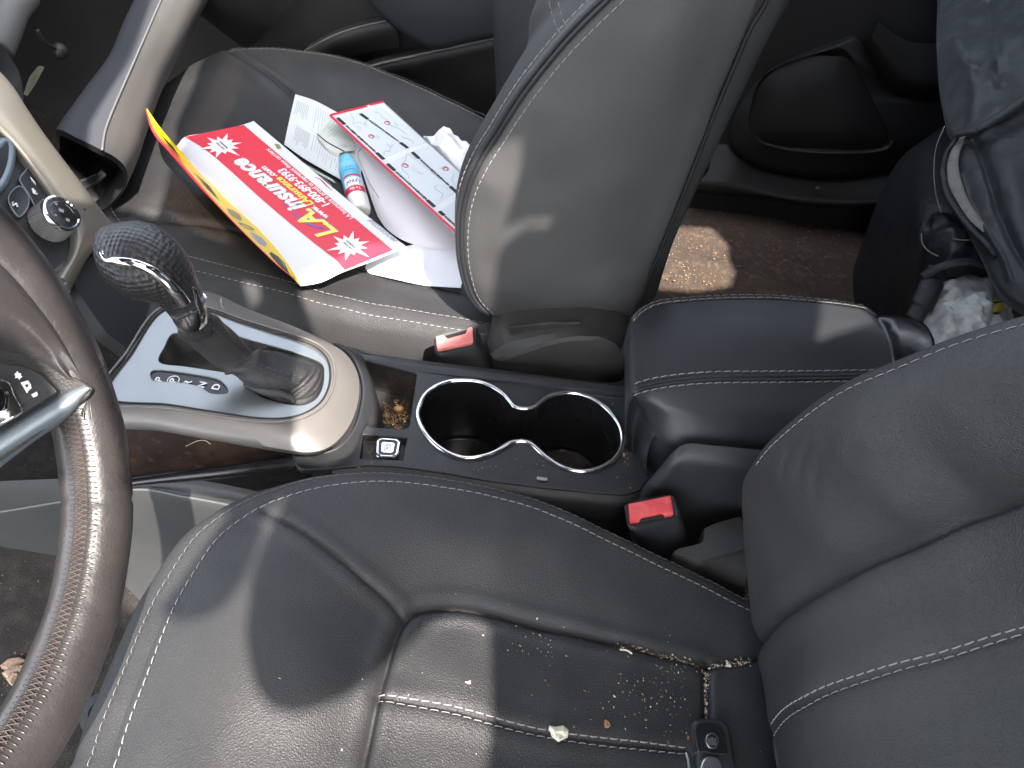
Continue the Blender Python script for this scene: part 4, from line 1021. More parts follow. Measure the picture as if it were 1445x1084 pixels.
st1 = spl(wpx([(-60, 655), (0, 616), (60, 578), (108, 549), (118, 545)], -.003, .0235), 40); st2 = spl(wpx([(-60, 687), (0, 645), (60, 606), (100, 580), (123, 555)], -.006, .0245), 40)
st3 = spl(wpx([(-60, 705), (0, 660), (50, 622), (88, 596), (104, 582)], -.013, .022), 40)
mid_s = (st1 + st2) / 2 + wn_ * .003
mobj('spoke_trim', MB().grid(surf_patch([st1 - wn_ * .006, st1, mid_s, st2, st3, st3 - wn_ * .004], 60, 30)), m_spoke, wheel, sharp=None)
pad = wpx([(-60, 512), (0, 515), (22, 516), (36, 521), (55, 532), (70, 546), (77, 553), (74, 558), (32, 583), (0, 602), (-60, 640)], -.004, .0235)
padb = mobj('button_pad', MB().prism(resample(pad, 80, True), wn_ * .004, .0015), m_plastic, wheel, sharp=40)
rg = spl(wpx([(-60, 540), (0, 537), (8, 541), (16, 560), (27, 580), (26, 584), (0, 600), (-60, 625)], .001, .0235), 60, True); rc_ = rg.mean(0)
mobj('button_ring', MB().prism(rg, wn_ * .004, .0015), m_chrome, padb, sharp=40)
mobj('button_center', MB().prism(spl(wpx([(-40, 548), (0, 549), (4, 556), (5, 572), (0, 580), (-40, 590)], .004), 40, True), wn_ * .002, .0008), m_plastic_gloss, padb, sharp=40)
mb = MB()
WT = Frame(WC, WH.pix(60, 560, 0) - WH.pix(30, 520, 0), WH.pix(60, 530, 0) - WH.pix(45, 545, 0))
def sym(pts, h=.0006): mb.prism(wpx(pts, h, .0235), wn_ * .0003)
sym([(20, 528), (23, 526), (24, 524), (26, 527), (29, 527), (29, 530), (31, 532), (28, 534), (27, 536), (25, 533), (21, 534), (22, 531)])
sym([(29, 540), (39, 537), (43, 543), (44, 548), (40, 551), (38, 555)][::1])
sym([(44, 557), (51, 553), (53, 556), (52, 559), (47, 561)])
mobj('button_symbols', mb, m_symbol, padb, sharp=None)
mobj('symbol_hole', MB().prism(wpx([(35, 543), (39, 542), (40, 545), (37, 547)], .0009, .0235), wn_ * .0002), m_plastic, padb, sharp=None)

# ------------------------------------------------------------------ centre stack
stack = thing('center_stack', (-.42, 0, .35), 'lower centre stack of the dashboard with champagne trim, seat heater buttons and a knob', 'dashboard panel')
TF = Frame((-.37, 0, .44), (0, 1, 0), (-.62, 0, .78))
def tpx(pts, h=0.0): return np.array([TF.pix(a, b, c_[0] if c_ else h) for a, b, *c_ in pts])
pan = tpx([(-80, 130), (0, 190), (20, 207), (50, 245), (78, 282), (97, 318), (100, 345), (92, 368), (80, 378), (40, 372), (-80, 330)], -.004)
mobj('panel', MB().prism(resample(pan, 100, True), -TF.n * .01), m_plastic, stack, sharp=40)
tr_out = [(-60, 40), (-10, 88), (18, 118), (40, 152), (60, 182), (88, 220), (120, 262), (145, 296), (163, 322), (166, 330), (150, 338), (128, 360), (112, 388), (100, 412)]
tr_in = [(-60, 118), (-10, 172), (0, 182), (20, 203), (45, 235), (68, 266), (86, 292), (95, 306), (104, 322), (106, 340), (103, 356), (98, 368), (92, 378), (84, 392)]
to = spl(tpx(tr_out, -.004), 80); ti = spl(tpx(tr_in, .004), 80)
tm = to * .45 + ti * .55 + TF.n * .003; ti2 = ti - TF.n * .010; ridge = ti * .85 + to * .15 + TF.n * .003
mobj('edge_trim', MB().grid(surf_patch([to - TF.n * .03, to - TF.n * .002, to * .93 + ti * .07, tm, ridge, ti, ti2], 100, 50)), m_trim, stack, sharp=None)
side = surf_patch([to - TF.n * .006, to - TF.n * .05 + [0, .004, 0], to - TF.n * .16], 60, 16)
mobj('stack_side', MB().grid(side), m_dark, stack, sharp=None)
lower = tpx([(92, 378), (106, 372), (128, 362), (150, 340), (190, 380), (215, 420), (190, 500), (150, 470), (115, 420)], -.02)
mobj('stack_foot', MB().prism(resample(lower, 60, True), -TF.n * .02, .004), m_dark, stack, sharp=40)
for ring, nm in (([(25, 256), (33, 244), (38, 237), (45, 237), (52, 244), (66, 262), (76, 282), (66, 292), (52, 300), (37, 275)], 'seat_heater_button'), ([(9, 284), (22, 266), (28, 266), (36, 276), (38, 288), (32, 302), (24, 308)], 'seat_heater_button')):
    q = spl(tpx(ring, -.004), 60, True); qc = q.mean(0)
    b_ = mobj(nm, MB().rings(np.array([q, q + TF.n * .003, q + (qc - q) * .08 + TF.n * .0036, q + (qc - q) * .2 + TF.n * .0032]), False, True), m_plastic, stack, sharp=40)
    mobj('button_edge', MB().tube(q + TF.n * .0032, .0006, 6, closed=True), m_spoke, b_, sharp=None)
    mb = MB(); hh = .0003
    if qc[1] > tpx([(35, 265)])[0][1] - 1 and nm and ring[0][0] == 25:
        for k in range(3): mb.tube(tpx([(43 + 2.2 * k, 250 + 2.5 * k), (45 + 2.2 * k, 253 + 2.5 * k), (45.5 + 2.2 * k, 256 + 2.5 * k)], hh), .0003, 5)
        mb.tube(tpx([(46, 266), (48, 272), (53, 274)], hh), .0009, 6); mb.ball(tpx([(48.5, 270)], hh)[0], .0012)
    else:
        mb.tube(tpx([(18, 290), (23, 287), (25, 292)], hh), .0008, 6); mb.tube(tpx([(17, 287), (19, 285)], hh), .0004, 5)
    mobj('button_symbol', mb, m_symbol, b_, sharp=None)
# volume knob
kc = TF.pix(72, 313, .0); kt = TF.pix(83, 308, .018); axk = unit(TF.n * .9 + TF.e1 * .1)
ku = unit(np.cross(axk, [0, 0, 1.0])); kv = np.cross(axk, ku)
kr = .0158; an_ = np.linspace(0, 2 * np.pi, 120, endpoint=False)
def kring(r, d): return kc + axk * d + r * (np.cos(an_)[:, None] * ku + np.sin(an_)[:, None] * kv)
ridges = kr * (1 + .022 * np.sign(np.sin(an_ * 60)))[:, None]
def kringr(k, d): return kc + axk * d + ridges * k * (np.cos(an_)[:, None] * ku + np.sin(an_)[:, None] * kv)
kn = mobj('volume_knob', MB().rings(np.array([kringr(1.04, -.004), kringr(1.03, .0), kringr(1.0, .013)]), True, False), m_dash_grey, stack, sharp=30)
mobj('knob_chrome', MB().rings(np.array([kring(kr, .013), kring(kr * 1.0, .0145), kring(kr * .95, .0165), kring(kr * .86, .0168), kring(kr * .80, .0155)]), False, False), m_chrome, kn, sharp=40)
mobj('knob_face', MB().rings(np.array([kring(kr * .81, .0157), kring(kr * .4, .0160), kring(kr * .02, .0160)]), False, True), m_plastic_gloss, kn, sharp=None)
KF = Frame(kc + axk * .0162, unit(kv - ku * .4), unit(np.cross(axk, unit(kv - ku * .4)))); mb = MB()
for a0, a1 in ((.3, 1.25), (1.9, 2.85), (3.4, 4.0)):
    t = np.linspace(a0, a1, 14); mb.tube(KF.w(np.stack([np.cos(t), np.sin(t)], 1) * .0096), .0003, 5)
for c_, s_ in (((-.001, .0015), (.0042, .0030)), ((.004, -.0055), (.003, .0024)), ((-.005, .006), (.0022, .0022)), ((-.0055, -.005), (.0018, .0012))):
    q = np.array([(-1, -1), (1, -1), (1, 1), (-1, 1)]) * np.array(s_) / 2 + np.array(c_); mb.prism(KF.w(q), KF.n * .0003)
mobj('knob_symbols', mb, m_ink_grey, kn, sharp=None)
# vent bezel at the left edge
vt = tpx([(-30, 290), (0, 262), (10, 242), (14, 222), (13, 205), (6, 200), (-4, 208), (-30, 225)], .0)
mobj('vent_rim', MB().tube(spl(vt, 50, True), .004, 10, closed=True), m_spoke, stack, sharp=None)
mobj('vent_core', MB().prism(spl(vt, 40, True), TF.n * .003, .001), m_dark, stack, sharp=40)
mb = MB().ball(TF.pix(119, 296, .003), .0012, 8, 6); mobj('trim_clip', mb, m_dark, stack, sharp=None)

# ------------------------------------------------------------------ glove box door hanging open
glove = thing('glove_box_door', (-.52, .35, .30), 'long grey glove box door hanging open ahead of the front passenger seat', 'glove box')
ridge_px = [(240, -28), (227, 0), (206, 48), (185, 96), (170, 130), (156, 163), (148, 186), (144, 212)]
out_px = [(306, -28), (291, 0), (272, 36), (259, 62), (242, 95), (230, 120), (209, 178), (197, 215), (187, 238), (180, 253)]
lef_px = [(205, -28), (189, 0), (172, 36), (153, 79), (130, 110), (108, 140), (90, 165), (79, 183)]
rg_ = spl([PZ(a, b, .455) for a, b in ridge_px], 60); og_ = spl([PZ(a, b, .388) for a, b in out_px], 60); lg_ = spl([PZ(a, b, .440) for a, b in lef_px], 60)
mg1 = rg_ * .62 + og_ * .38 + np.array([.004, 0, .007]); mg2 = rg_ * .25 + og_ * .75 + np.array([.006, 0, .008])
mid_l = rg_ * .5 + lg_ * .5 + np.array([0, 0, .0015])
RS = np.stack([lg_, mid_l, rg_, mg1, mg2, og_, og_ + [-.012, .0, -.02], og_ + [-.05, .0, -.05], lg_ + [-.02, 0, -.05], lg_ + [-.004, 0, -.012]], 1)
mobj('outer_panel', MB().grid(np.stack([RS[:, k] for k in (2, 3, 4, 5, 6, 7)], 0).transpose(0, 1, 2) if False else surf_patch([RS[:, 2], RS[:, 3], RS[:, 4], RS[:, 5], RS[:, 6], RS[:, 7]], 80, 40)), m_dash_grey, glove, sharp=None)
mobj('inner_panel', MB().grid(surf_patch([RS[:, 2] + [-.0005, 0, -.0005], RS[:, 1], RS[:, 0], RS[:, 9], RS[:, 8]], 60, 24)), m_dash_smooth, glove, sharp=None)
mobj('edge_ridge', MB().tube(rg_, .0012, 6), m_dash_grey, glove, sharp=None)
ce = spl(RS[-1], 60, True); cm_ = ce.mean(0); axg = unit(RS[-10].mean(0) - RS[-1].mean(0))
mobj('end_cap', MB().rings(np.array([ce, ce + (cm_ - ce) * .10 + [0, -.002, -.002], ce + (cm_ - ce) * .16 + axg * .004, ce + (cm_ - ce) * .25 + axg * .06]), False, True), m_dark, glove, sharp=50)
mobj('latch', MB().prism(resample(np.array([PZ(a, b, .40) for a, b in [(100, 262), (118, 252), (142, 243), (150, 236), (150, 248), (140, 258), (118, 270), (104, 272)]]), 40, True), np.array([0, -.006, .003]), .002), m_plastic, glove, sharp=40)
# dark dashboard underside and its wiring behind the door
dash = thing('dashboard', (-.75, .4, .5), 'dark underside of the dashboard behind the open glove box door', 'dashboard')
mb = MB().grid(surf_patch([[(-.62, .12, .62), (-.66, .4, .62), (-.70, .75, .62)], [(-.70, .12, .50), (-.74, .4, .50), (-.76, .75, .50)], [(-.80, .12, .35), (-.84, .4, .34), (-.86, .8, .33)], [(-.95, .1, .12), (-.98, .4, .11), (-1.0, .85, .10)]], 30, 30))
mobj('lower_panel', mb, m_dark, dash, sharp=None)
mb = MB().tube(spl([PX(a, b, -.68) for a, b in [(52, 42), (60, 56), (72, 66), (84, 72)]], 20), .003, 8); mb.ball(PX(84, 72, -.68), .011)
mobj('wiring', mb, m_plastic, dash, sharp=None)
tg = resample(np.array([PX(a, b, -.64) for a, b in [(33, 133), (42, 108), (54, 93), (62, 95), (50, 118), (38, 136)]]), 30, True)
tag(mobj('paper_tag', MB().prism(tg, np.array([.001, 0, .0005])), mat('olive_label', (.24, .23, .15), .6, var=(150, (.36, .34, .24), .4, .7)), sharp=None), 'small olive paper tag hanging under the dashboard', 'tag')
side_in = surf_patch([[PX(a, b, -.60) for a, b in [(-40, 40), (0, 62), (14, 80), (28, 105), (33, 140), (32, 155)]], [PX(a, b, -.62) for a, b in [(-40, 90), (0, 105), (10, 120), (18, 140), (24, 160), (30, 165)]]], 24, 8)
mobj('stack_flank', MB().grid(side_in), m_dash_smooth, dash, sharp=None)
mobj('upper_edge', MB().tube(spl([PX(a, b, -.62) for a, b in [(30, -10), (14, 10), (2, 40), (-10, 70)]], 20), .02, 12), m_dash_grey, dash, sharp=None)

# ------------------------------------------------------------------ passenger door
door = thing('front_door', (-.3, .75, .1), 'black plastic passenger door panel beyond the front passenger seat', 'car door')
DY = .72
def dp(pts, dy=0.0): return np.array([PY(a, b, DY + dy) for a, b in pts])
mb = MB().grid(np.array([[(x, DY + .012 * math.sin(6 * z) , z) for z in np.linspace(.06, .72, 24)] for x in np.linspace(-1.0, .14, 40)]))
mobj('door_panel', mb, m_door, door, sharp=None)
pod = spl(dp([(517, -60), (519, 0), (530, 14), (545, 30), (575, 52), (600, 67), (616, 71), (655, 63), (700, 54), (740, 45), (770, -60)], -.03), 90, True)
mobj('pull_handle', MB().prism(pod + [0, .03, 0], (0, -.045, .004), .014), m_leather_smooth, door, sharp=None)
lip1 = spl(dp([(430, 72), (441, 66), (465, 53), (488, 44), (515, 36), (547, 29)], -.012), 40); lip2 = spl(dp([(440, 80), (455, 74), (478, 62), (500, 56), (525, 50), (560, 44)], -.02), 40)
mobj('door_pocket', MB().grid(surf_patch([lip1 + [0, .02, 0], lip1, lip1 * .7 + lip2 * .3 + [0, -.004, .001], lip2, lip2 + [0, .01, -.03]], 40, 20)), m_dash_grey if False else m_door, door, sharp=None)
mobj('pocket_highlight', MB().tube(lip1, .0016, 6), m_dash_grey, door, sharp=None)  # pale line painted in as the highlight along the pocket ridge
l3 = spl(dp([(500, 104), (528, 93), (570, 83), (612, 73), (650, 65), (695, 55), (760, 42)], -.03), 50)
mobj('lower_lip', MB().grid(surf_patch([l3 + [0, .02, .002], l3 + [0, .002, .001], l3 + [0, -.004, -.006], l3 + [0, -.002, -.016], l3 + [0, .004, -.05], l3 + [0, .0, -.2]], 50, 24)), m_door, door, sharp=None)
mobj('lip_trim', MB().tube(l3 + [0, .0, .0005], .0022, 8), m_dash_grey, door, sharp=None)
up = spl(dp([(282, 20), (310, 42), (338, 62), (352, 72)], -.02), 30); up2 = spl(dp([(300, -40), (340, -30), (390, -30), (440, -30)], -.05), 30)
mobj('upper_trim', MB().grid(surf_patch([up + [0, .01, -.01], up, up * .6 + up2 * .4 + [0, -.01, 0], up2], 30, 20)), m_door, door, sharp=None)

# ------------------------------------------------------------------ rear compartment
rdoor = thing('rear_door', (.55, .88, .05), 'dark rear door panel with a moulded speaker pod, behind the passenger seat', 'car door')
RF = Frame((.4, .80, .15), (1, 0, 0), (0, .18, 1))
def rp(pts, h=0.0): return np.array([RF.pix(a, b, h) for a, b in pts])
mb = MB().grid(np.array([[RF.w((x - .4, z - .15), .004 * math.sin(9 * x)) for z in np.linspace(-.1, .9, 24)] for x in np.linspace(.05, 1.5, 40)]))
mobj('door_panel', mb, m_door_shaded, rdoor, sharp=None)
o1 = spl(rp([(1030, 200), (1036, 160), (1060, 122), (1090, 96), (1140, 72), (1180, 58), (1205, 51), (1216, 62), (1235, 95), (1255, 132), (1272, 152), (1300, 163), (1345, 160), (1400, 140), (1420, 190), (1330, 215), (1262, 235), (1180, 246), (1110, 240), (1060, 228)], .0), 140, True); oc1 = o1.mean(0)
i1 = spl(rp([(1058, 180), (1062, 140), (1078, 108), (1120, 86), (1160, 74), (1186, 68), (1198, 76), (1220, 118), (1242, 162), (1258, 196), (1256, 208), (1236, 214), (1170, 215), (1110, 211), (1072, 202)], .03), 140, True)
i1 = align(o1, i1)
mb = MB().rings(np.array([o1 - RF.n * .004, o1 + RF.n * .014, o1 * .75 + i1 * .25 + RF.n * .010, i1 + RF.n * .0]), False, False)
mobj('speaker_pod', mb, m_door_shaded, rdoor, sharp=None)
ii_ = i1.mean(0)
mobj('speaker_cover', MB().rings(np.array([i1 - RF.n * .001, i1 + (ii_ - i1) * .03 - RF.n * .010, i1 + (ii_ - i1) * .08 - RF.n * .004, i1 + (ii_ - i1) * .6 - RF.n * .001]), False, True), m_door_shaded, rdoor, sharp=None)
mobj('cover_edge', MB().tube(spl(rp([(1083, 204), (1110, 211), (1150, 215), (1200, 216), (1236, 214), (1255, 208), (1259, 199)], .032), 50), .0016, 6), m_door, rdoor, sharp=None)
pk = surf_patch([rp([(1216, 62), (1240, 100), (1262, 128), (1290, 140), (1340, 136), (1390, 110)], .012), rp([(1230, 50), (1255, 85), (1275, 108), (1300, 118), (1340, 115), (1390, 95)], .045), rp([(1240, 30), (1265, 50), (1290, 60), (1330, 60), (1390, 50)], .03)], 40, 24)
mobj('door_pocket', MB().grid(pk), m_door_shaded, rdoor, sharp=None)
kick = surf_patch([rp([(1000, 205), (1034, 205), (1060, 230), (1110, 246), (1180, 252), (1262, 240), (1400, 205)], .002), rp([(1000, 240), (1034, 240), (1063, 255), (1110, 268), (1180, 276), (1262, 272), (1400, 245)], .03), rp([(980, 262), (1034, 268), (1063, 272), (1110, 280), (1180, 288), (1262, 284), (1400, 262)], .05), [PZ(a, b, .028) for a, b in [(980, 274), (1034, 278), (1063, 282), (1110, 288), (1180, 296), (1262, 292), (1400, 272)]]], 60, 20)
mobj('door_sill', MB().grid(kick), m_door_shaded, rdoor, sharp=None)
mobj('sill_clip', MB().ball(rp([(1155, 266)], .034)[0], (.006, .004, .003)), m_plastic, rdoor, sharp=None)
rseat = thing('rear_seat', (.75, .3, .05), 'dark front edge of the rear seat cushion beneath the navy jacket', 'car seat')
e1_ = [PZ(a, b, z) for a, b, z in [(1420, 150, .30), (1380, 175, .30), (1330, 190, .30), (1315, 240, .30), (1312, 300, .30), (1310, 360, .28), (1300, 440, .26), (1300, 520, .25)]]
e2_ = [PZ(a, b, z) for a, b, z in [(1350, 170, .25), (1300, 200, .24), (1262, 235, .22), (1248, 280, .20), (1244, 330, .18), (1250, 390, .16), (1262, 450, .15), (1270, 520, .15)]]
e3_ = [np.array(p) * [1, 1, 0] + [.02, .0, .03] for p in e2_]
top_ = [np.array(p) + [.3, .0, .03] for p in e1_]
mobj('cushion', MB().grid(surf_patch([e3_, e2_, (spl(e1_, 8) + spl(e2_, 8)) / 2 + [-.004, 0, .006], e1_, top_], 60, 40)), m_fabric_black, rseat, sharp=None)

# navy jacket thrown over the rear seat
JO = PZ(1385, 210, .40)
JF = Frame(JO, unit(np.cross(UU, -(JO - CAM)) * 1.0 + [0.0, .25, 0]), unit(UU * .8 + FF * .55)); 
if JF.n @ (CAM - JO) < 0: JF = Frame(JO, -JF.e1, JF.e2)
def jf_ctrl(pts): return [(*JF.uv(JF.pix(*p)), p[2]) for p in pts]
jacket = thing('jacket', tuple(JO + [0, 0, -.1]), 'navy blue nylon jacket with a grey-piped zip, draped over the rear seat', 'jacket', None)
up_c = jf_ctrl([(1328, -60, .0), (1326, 0, .0), (1325, 60, .002), (1328, 110, .0), (1336, 160, -.002), (1348, 190, -.004), (1375, 182, .012), (1410, 160, .02), (1445, 138, .024), (1500, 110, .02), (1350, 60, .022), (1365, 120, .020), (1400, 40, .03), (1400, 110, .03), (1440, 60, .034), (1500, 30, .03), (1500, -60, .02), (1400, -60, .02)])
UPF = Field(JF, up_c, lam=2e-5); UPF.wave(.0035, 60, 10, 31); UPF.wave(.0016, 130, 10, 32)
uo = spl(np.array([UPF.march(*p) for p in [(1328, -60), (1326, 0), (1325, 60), (1328, 110), (1336, 160), (1346, 188), (1356, 190), (1375, 183), (1410, 163), (1445, 140), (1520, 100), (1540, -60)]]), 300, True)
fo = lambda L: None
L_ = UPF.line([(1345, 60), (1362, 90), (1375, 130), (1372, 170)], 30); UPF.seams = [(L_, -.003, .006, 0), (UPF.line([(1352, 92), (1368, 100), (1378, 98)], 20), -.004, .003, 0), (UPF.line([(1395, 0), (1405, 60), (1412, 120)], 30), .004, .006, .002)]
R, ns = cushion_mesh(UPF, uo, [UPF.march(1400, 110), UPF.march(1440, 0)], [(.002, .002), (.003, .006), (.001, .02)], M=60)
obj('hood', R.reshape(-1, 3), faces_grid(*R.shape[:2]), m_fabric, jacket, sharp=None)
lo_c = jf_ctrl([(1352, 192, -.012), (1375, 190, .0), (1410, 172, .006), (1445, 150, .008), (1345, 230, -.014), (1352, 270, -.012), (1375, 320, -.008), (1395, 360, -.006), (1410, 400, -.01), (1440, 425, -.012), (1400, 250, .006), (1430, 230, .012), (1430, 330, .006), (1500, 300, .01), (1500, 420, -.01), (1500, 130, .01)])
LOF = Field(JF, lo_c, lam=2e-5); LOF.wave(.0022, 45, 10, 41); LOF.wave(.0008, 120, 10, 42)
LOF.seams = [(LOF.line([(1375, 198), (1385, 220), (1398, 260), (1415, 310), (1440, 360), (1460, 390)], 40), .007, .004, .003), (LOF.line([(1355, 250), (1372, 300), (1395, 335), (1415, 370), (1425, 400)], 40), -.003, .003, 0)]
lo = spl(np.array([LOF.march(*p) for p in [(1350, 200), (1360, 190), (1385, 184), (1410, 170), (1445, 148), (1520, 110), (1540, 430), (1480, 440), (1440, 428), (1418, 412), (1405, 392), (1392, 362), (1375, 330), (1358, 296), (1348, 262), (1345, 230)]]), 300, True)
R, ns = cushion_mesh(LOF, lo, [LOF.march(1410, 250), LOF.march(1450, 330)], [(.002, .002), (.003, .006), (.001, .02)], M=60)
obj('body', R.reshape(-1, 3), faces_grid(*R.shape[:2]), m_fabric, jacket, sharp=None)
def jt(pts, r, n=60, flat=.5):
    q = np.array([JF.pix(*p) for p in pts]); return MB().tube(spl(q, n), np.interp(np.linspace(0, 1, n), np.linspace(0, 1, len(r)), r), 10, flat=flat, up=JF.n)
mobj('zip_tape', jt([(1378, 183, .022), (1358, 196, .004), (1348, 215, .0), (1344, 240, .0), (1350, 265, .0), (1362, 290, .0), (1378, 312, .0), (1392, 326, .0)], [.0015, .0045, .006, .0075, .0075, .006, .006, .004], flat=.22), m_piping, jacket, sharp=None)
mobj('zip_edge', jt([(1352, 192, .006), (1336, 215, .002), (1331, 240, .002), (1336, 272, .002), (1352, 300, .002), (1372, 325, .002), (1392, 345, .004), (1404, 362, .0)], [.002, .003, .0042, .0042, .004, .004, .0035, .003], flat=.6), m_fabric_black, jacket, sharp=None)
mobj('collar_cord', jt([(1348, 191, .012), (1375, 184, .024), (1410, 165, .030), (1445, 141, .034), (1500, 112, .032)], [.004, .005, .006, .006, .006], flat=.8), m_fabric, jacket, sharp=None)
mobj('collar_piping', jt([(1333, 178, -.004), (1322, 205, -.01), (1318, 235, -.012), (1320, 270, -.012), (1328, 300, -.012)], [.0007] * 3, flat=1), m_piping, jacket, sharp=None)
# black strap bundle and the white bag under it
strap = thing('black_sleeve', tuple(PZ(1335, 340, .28)), 'bunched black sleeve with thin white piping lying below the navy jacket', 'clothing')
SFf = Frame(PZ(1335, 345, .33), RR, unit(UU * .8 + FF * .5)); 
if SFf.n @ (CAM - SFf.O) < 0: SFf = Frame(SFf.O, -SFf.e1, SFf.e2)
sc_c = [(*SFf.uv(SFf.pix(*p)), p[2]) for p in [(1302, 335, -.01), (1305, 310, .0), (1330, 300, .006), (1360, 305, .006), (1385, 325, .0), (1402, 350, -.004), (1400, 378, -.008), (1350, 388, -.01), (1318, 378, -.012), (1330, 330, .016), (1360, 340, .02), (1340, 360, .012), (1380, 360, .010)]]
SLF = Field(SFf, sc_c, lam=1e-5); SLF.wave(.004, 110, 10, 51); SLF.wave(.002, 240, 10, 52)
slo = spl(np.array([SLF.march(*p) for p in [(1301, 340), (1304, 312), (1325, 301), (1355, 303), (1385, 322), (1406, 352), (1408, 376), (1375, 372), (1345, 380), (1318, 376)]]), 200, True)
R, ns = cushion_mesh(SLF, slo, [SLF.march(1330, 340), SLF.march(1380, 350)], [(.001, .002), (.001, .02)], M=50)
obj('sleeve_cloth', R.reshape(-1, 3), faces_grid(*R.shape[:2]), m_fabric_black, strap, sharp=None)
mb = MB()
for pts in ([(1300, 330, .006), (1302, 345, .008), (1312, 356, .01), (1324, 362, .01)], [(1344, 337, .022), (1360, 339, .024), (1378, 336, .02)]): mb.tube(spl([SFf.pix(*p) for p in pts], 30), .0009, 6)
mobj('white_piping', mb, m_piping, strap, sharp=None)
mobj('strap', MB().tube(spl([SFf.pix(*p) for p in [(1300, 392, .0), (1330, 376, .014), (1370, 370, .018), (1406, 380, .016)]], 40), .006, 10, flat=.4, up=SFf.n), m_fabric_black, strap, sharp=None)
mobj('strap_tail', MB().tube(spl([SFf.pix(*p) for p in [(1322, 380, .0), (1312, 405, -.004), (1300, 430, -.012), (1288, 452, -.02)]], 40), [.012] * 10 + [.014] * 20 + [.011] * 10, 10, flat=.5, up=SFf.n), m_fabric_black, strap, sharp=None)
bag = thing('plastic_bag', tuple(PZ(1360, 420, .26)), 'crumpled white plastic bag with a yellow print, tucked behind the driver\'s seat', 'bag')
BGF = Frame(PZ(1360, 425, .30), RR, unit(UU * .7 + FF * .6))
if BGF.n @ (CAM - BGF.O) < 0: BGF = Frame(BGF.O, -BGF.e1, BGF.e2)
bg_c = [(*BGF.uv(BGF.pix(*p)), p[2]) for p in [(1300, 455, -.01), (1320, 410, .0), (1335, 388, .0), (1370, 380, .004), (1400, 384, .0), (1412, 395, -.004), (1424, 430, -.01), (1420, 480, -.01), (1340, 500, -.01), (1350, 420, .016), (1385, 415, .016), (1400, 440, .008), (1330, 450, .01)]]
BGD = Field(BGF, bg_c, lam=1e-5); BGD.wave(.003, 90, 10, 61); BGD.wave(.0022, 260, 14, 62); BGD.wave(.0008, 600, 14, 63)
BGD.seams = [(BGD.line([(1345, 440), (1348, 425), (1362, 412), (1385, 404)], 20), .006, .006, .002), (BGD.line([(1340, 435), (1335, 455), (1328, 475)], 20), -.005, .006, 0), (BGD.line([(1404, 386), (1402, 420), (1398, 455)], 20), .006, .004, .002)]
bgo = spl(np.array([BGD.march(*p) for p in [(1296, 462), (1312, 425), (1326, 398), (1340, 386), (1370, 379), (1398, 382), (1412, 392), (1418, 410), (1426, 440), (1430, 500), (1330, 520)]]), 220, True)
R, ns = cushion_mesh(BGD, bgo, [BGD.march(1345, 440), BGD.march(1390, 440)], [(.001, .002), (.001, .02)], M=60)
obj('bag_film', R.reshape(-1, 3), faces_grid(*R.shape[:2]), m_bag, bag, sharp=None)
yq = np.array([BGD.px(a, b, .0012) for a, b in [(1401, 420), (1412, 419), (1421, 417), (1424, 432), (1410, 440), (1398, 445)]])
G = surf_patch([np.array([BGD.px(a, b, .0010) for a, b in r_]) for r_ in ([(1402, 421), (1412, 419), (1421, 417)], [(1400, 433), (1411, 430), (1423, 427)], [(1398, 445), (1410, 441), (1425, 436)])], 20, 20)
mobj('yellow_print', MB().grid(G), m_bagyellow, bag, sharp=None)
mobj('print_mark', MB().tube(np.array([BGD.px(a, b, .0018) for a, b in [(1402, 428), (1410, 430), (1417, 431)]]), .0008, 6), m_ink, bag, sharp=None)
# ------------------------------------------------------------------ papers on the passenger seat
def plane3(a, b, c):                           # frame through three (px, py, z): e1 from b towards a, e2 towards c
    A, B, Cc = PZ(*a), PZ(*b), PZ(*c); return Frame(B, A - B, Cc - B)
EFo = plane3((343, 176, .362), (555, 353, .345), (482, 382, .349))
EF = Frame((EFo.O + EFo.pix(400, 280)) / 2, EFo.e1, EFo.e2)
def ep(pts, h=0.0): return np.array([EF.pix(p[0], p[1], p[2] if len(p) > 2 else h) for p in pts])
flyer = thing('insurance_flyer', tuple(EF.pix(410, 280) + [0, 0, -.02]), 'folded white and red insurance folder with a yellow flap, lying on the passenger seat', 'folder')
rows = [ep([(358, 171, -.002), (420, 223, 0), (500, 290, 0), (560, 338, 0), (573, 348, -.003)]),
        ep([(343, 176), (400, 224), (480, 291), (535, 337), (556, 353, -.002)]),
        ep([(300, 186), (360, 236), (430, 295), (490, 345), (520, 368, -.001)]),
        ep([(260, 194, -.001), (300, 226), (380, 291), (440, 342), (482, 382, -.001)]),
        ep([(252, 203, -.006), (282, 236, -.005), (352, 303, -.005), (410, 356, -.004), (452, 396, .0)]),
        ep([(246, 210, -.012), (268, 240, -.012), (330, 302, -.012), (385, 358, -.010), (424, 401, -.004)])]
mobj('white_sheet', MB().grid(surf_patch(rows, 80, 50)), m_paper_gloss, flyer, sharp=None)
rows_b = [r - EF.n * .003 for r in rows]
mobj('back_sheet', MB().grid(surf_patch(rows_b, 40, 20)), m_paper, flyer, sharp=None)
red_rows = [ep([(344, 177), (400, 224.5), (480, 291.5), (535, 337.5), (555, 353.3, -.0016)], 0), ep([(300, 186), (360, 236), (430, 295), (490, 345), (519, 368, -.0006)]),
            ep([(261, 194, -.0008), (290, 212), (380, 291), (440, 341), (471, 365), (486, 381, -.0008)])]
red_rows = [r + EF.n * .0007 for r in red_rows]
mobj('red_band', MB().grid(surf_patch(red_rows, 80, 40)), m_redprint, flyer, sharp=None)
fl_in = [(207, 153, .052), (226, 180, .040), (253, 211, .020), (279, 241, .002), (326, 286, -.012), (368, 322, -.012), (408, 368, -.010), (424, 401, -.004)]
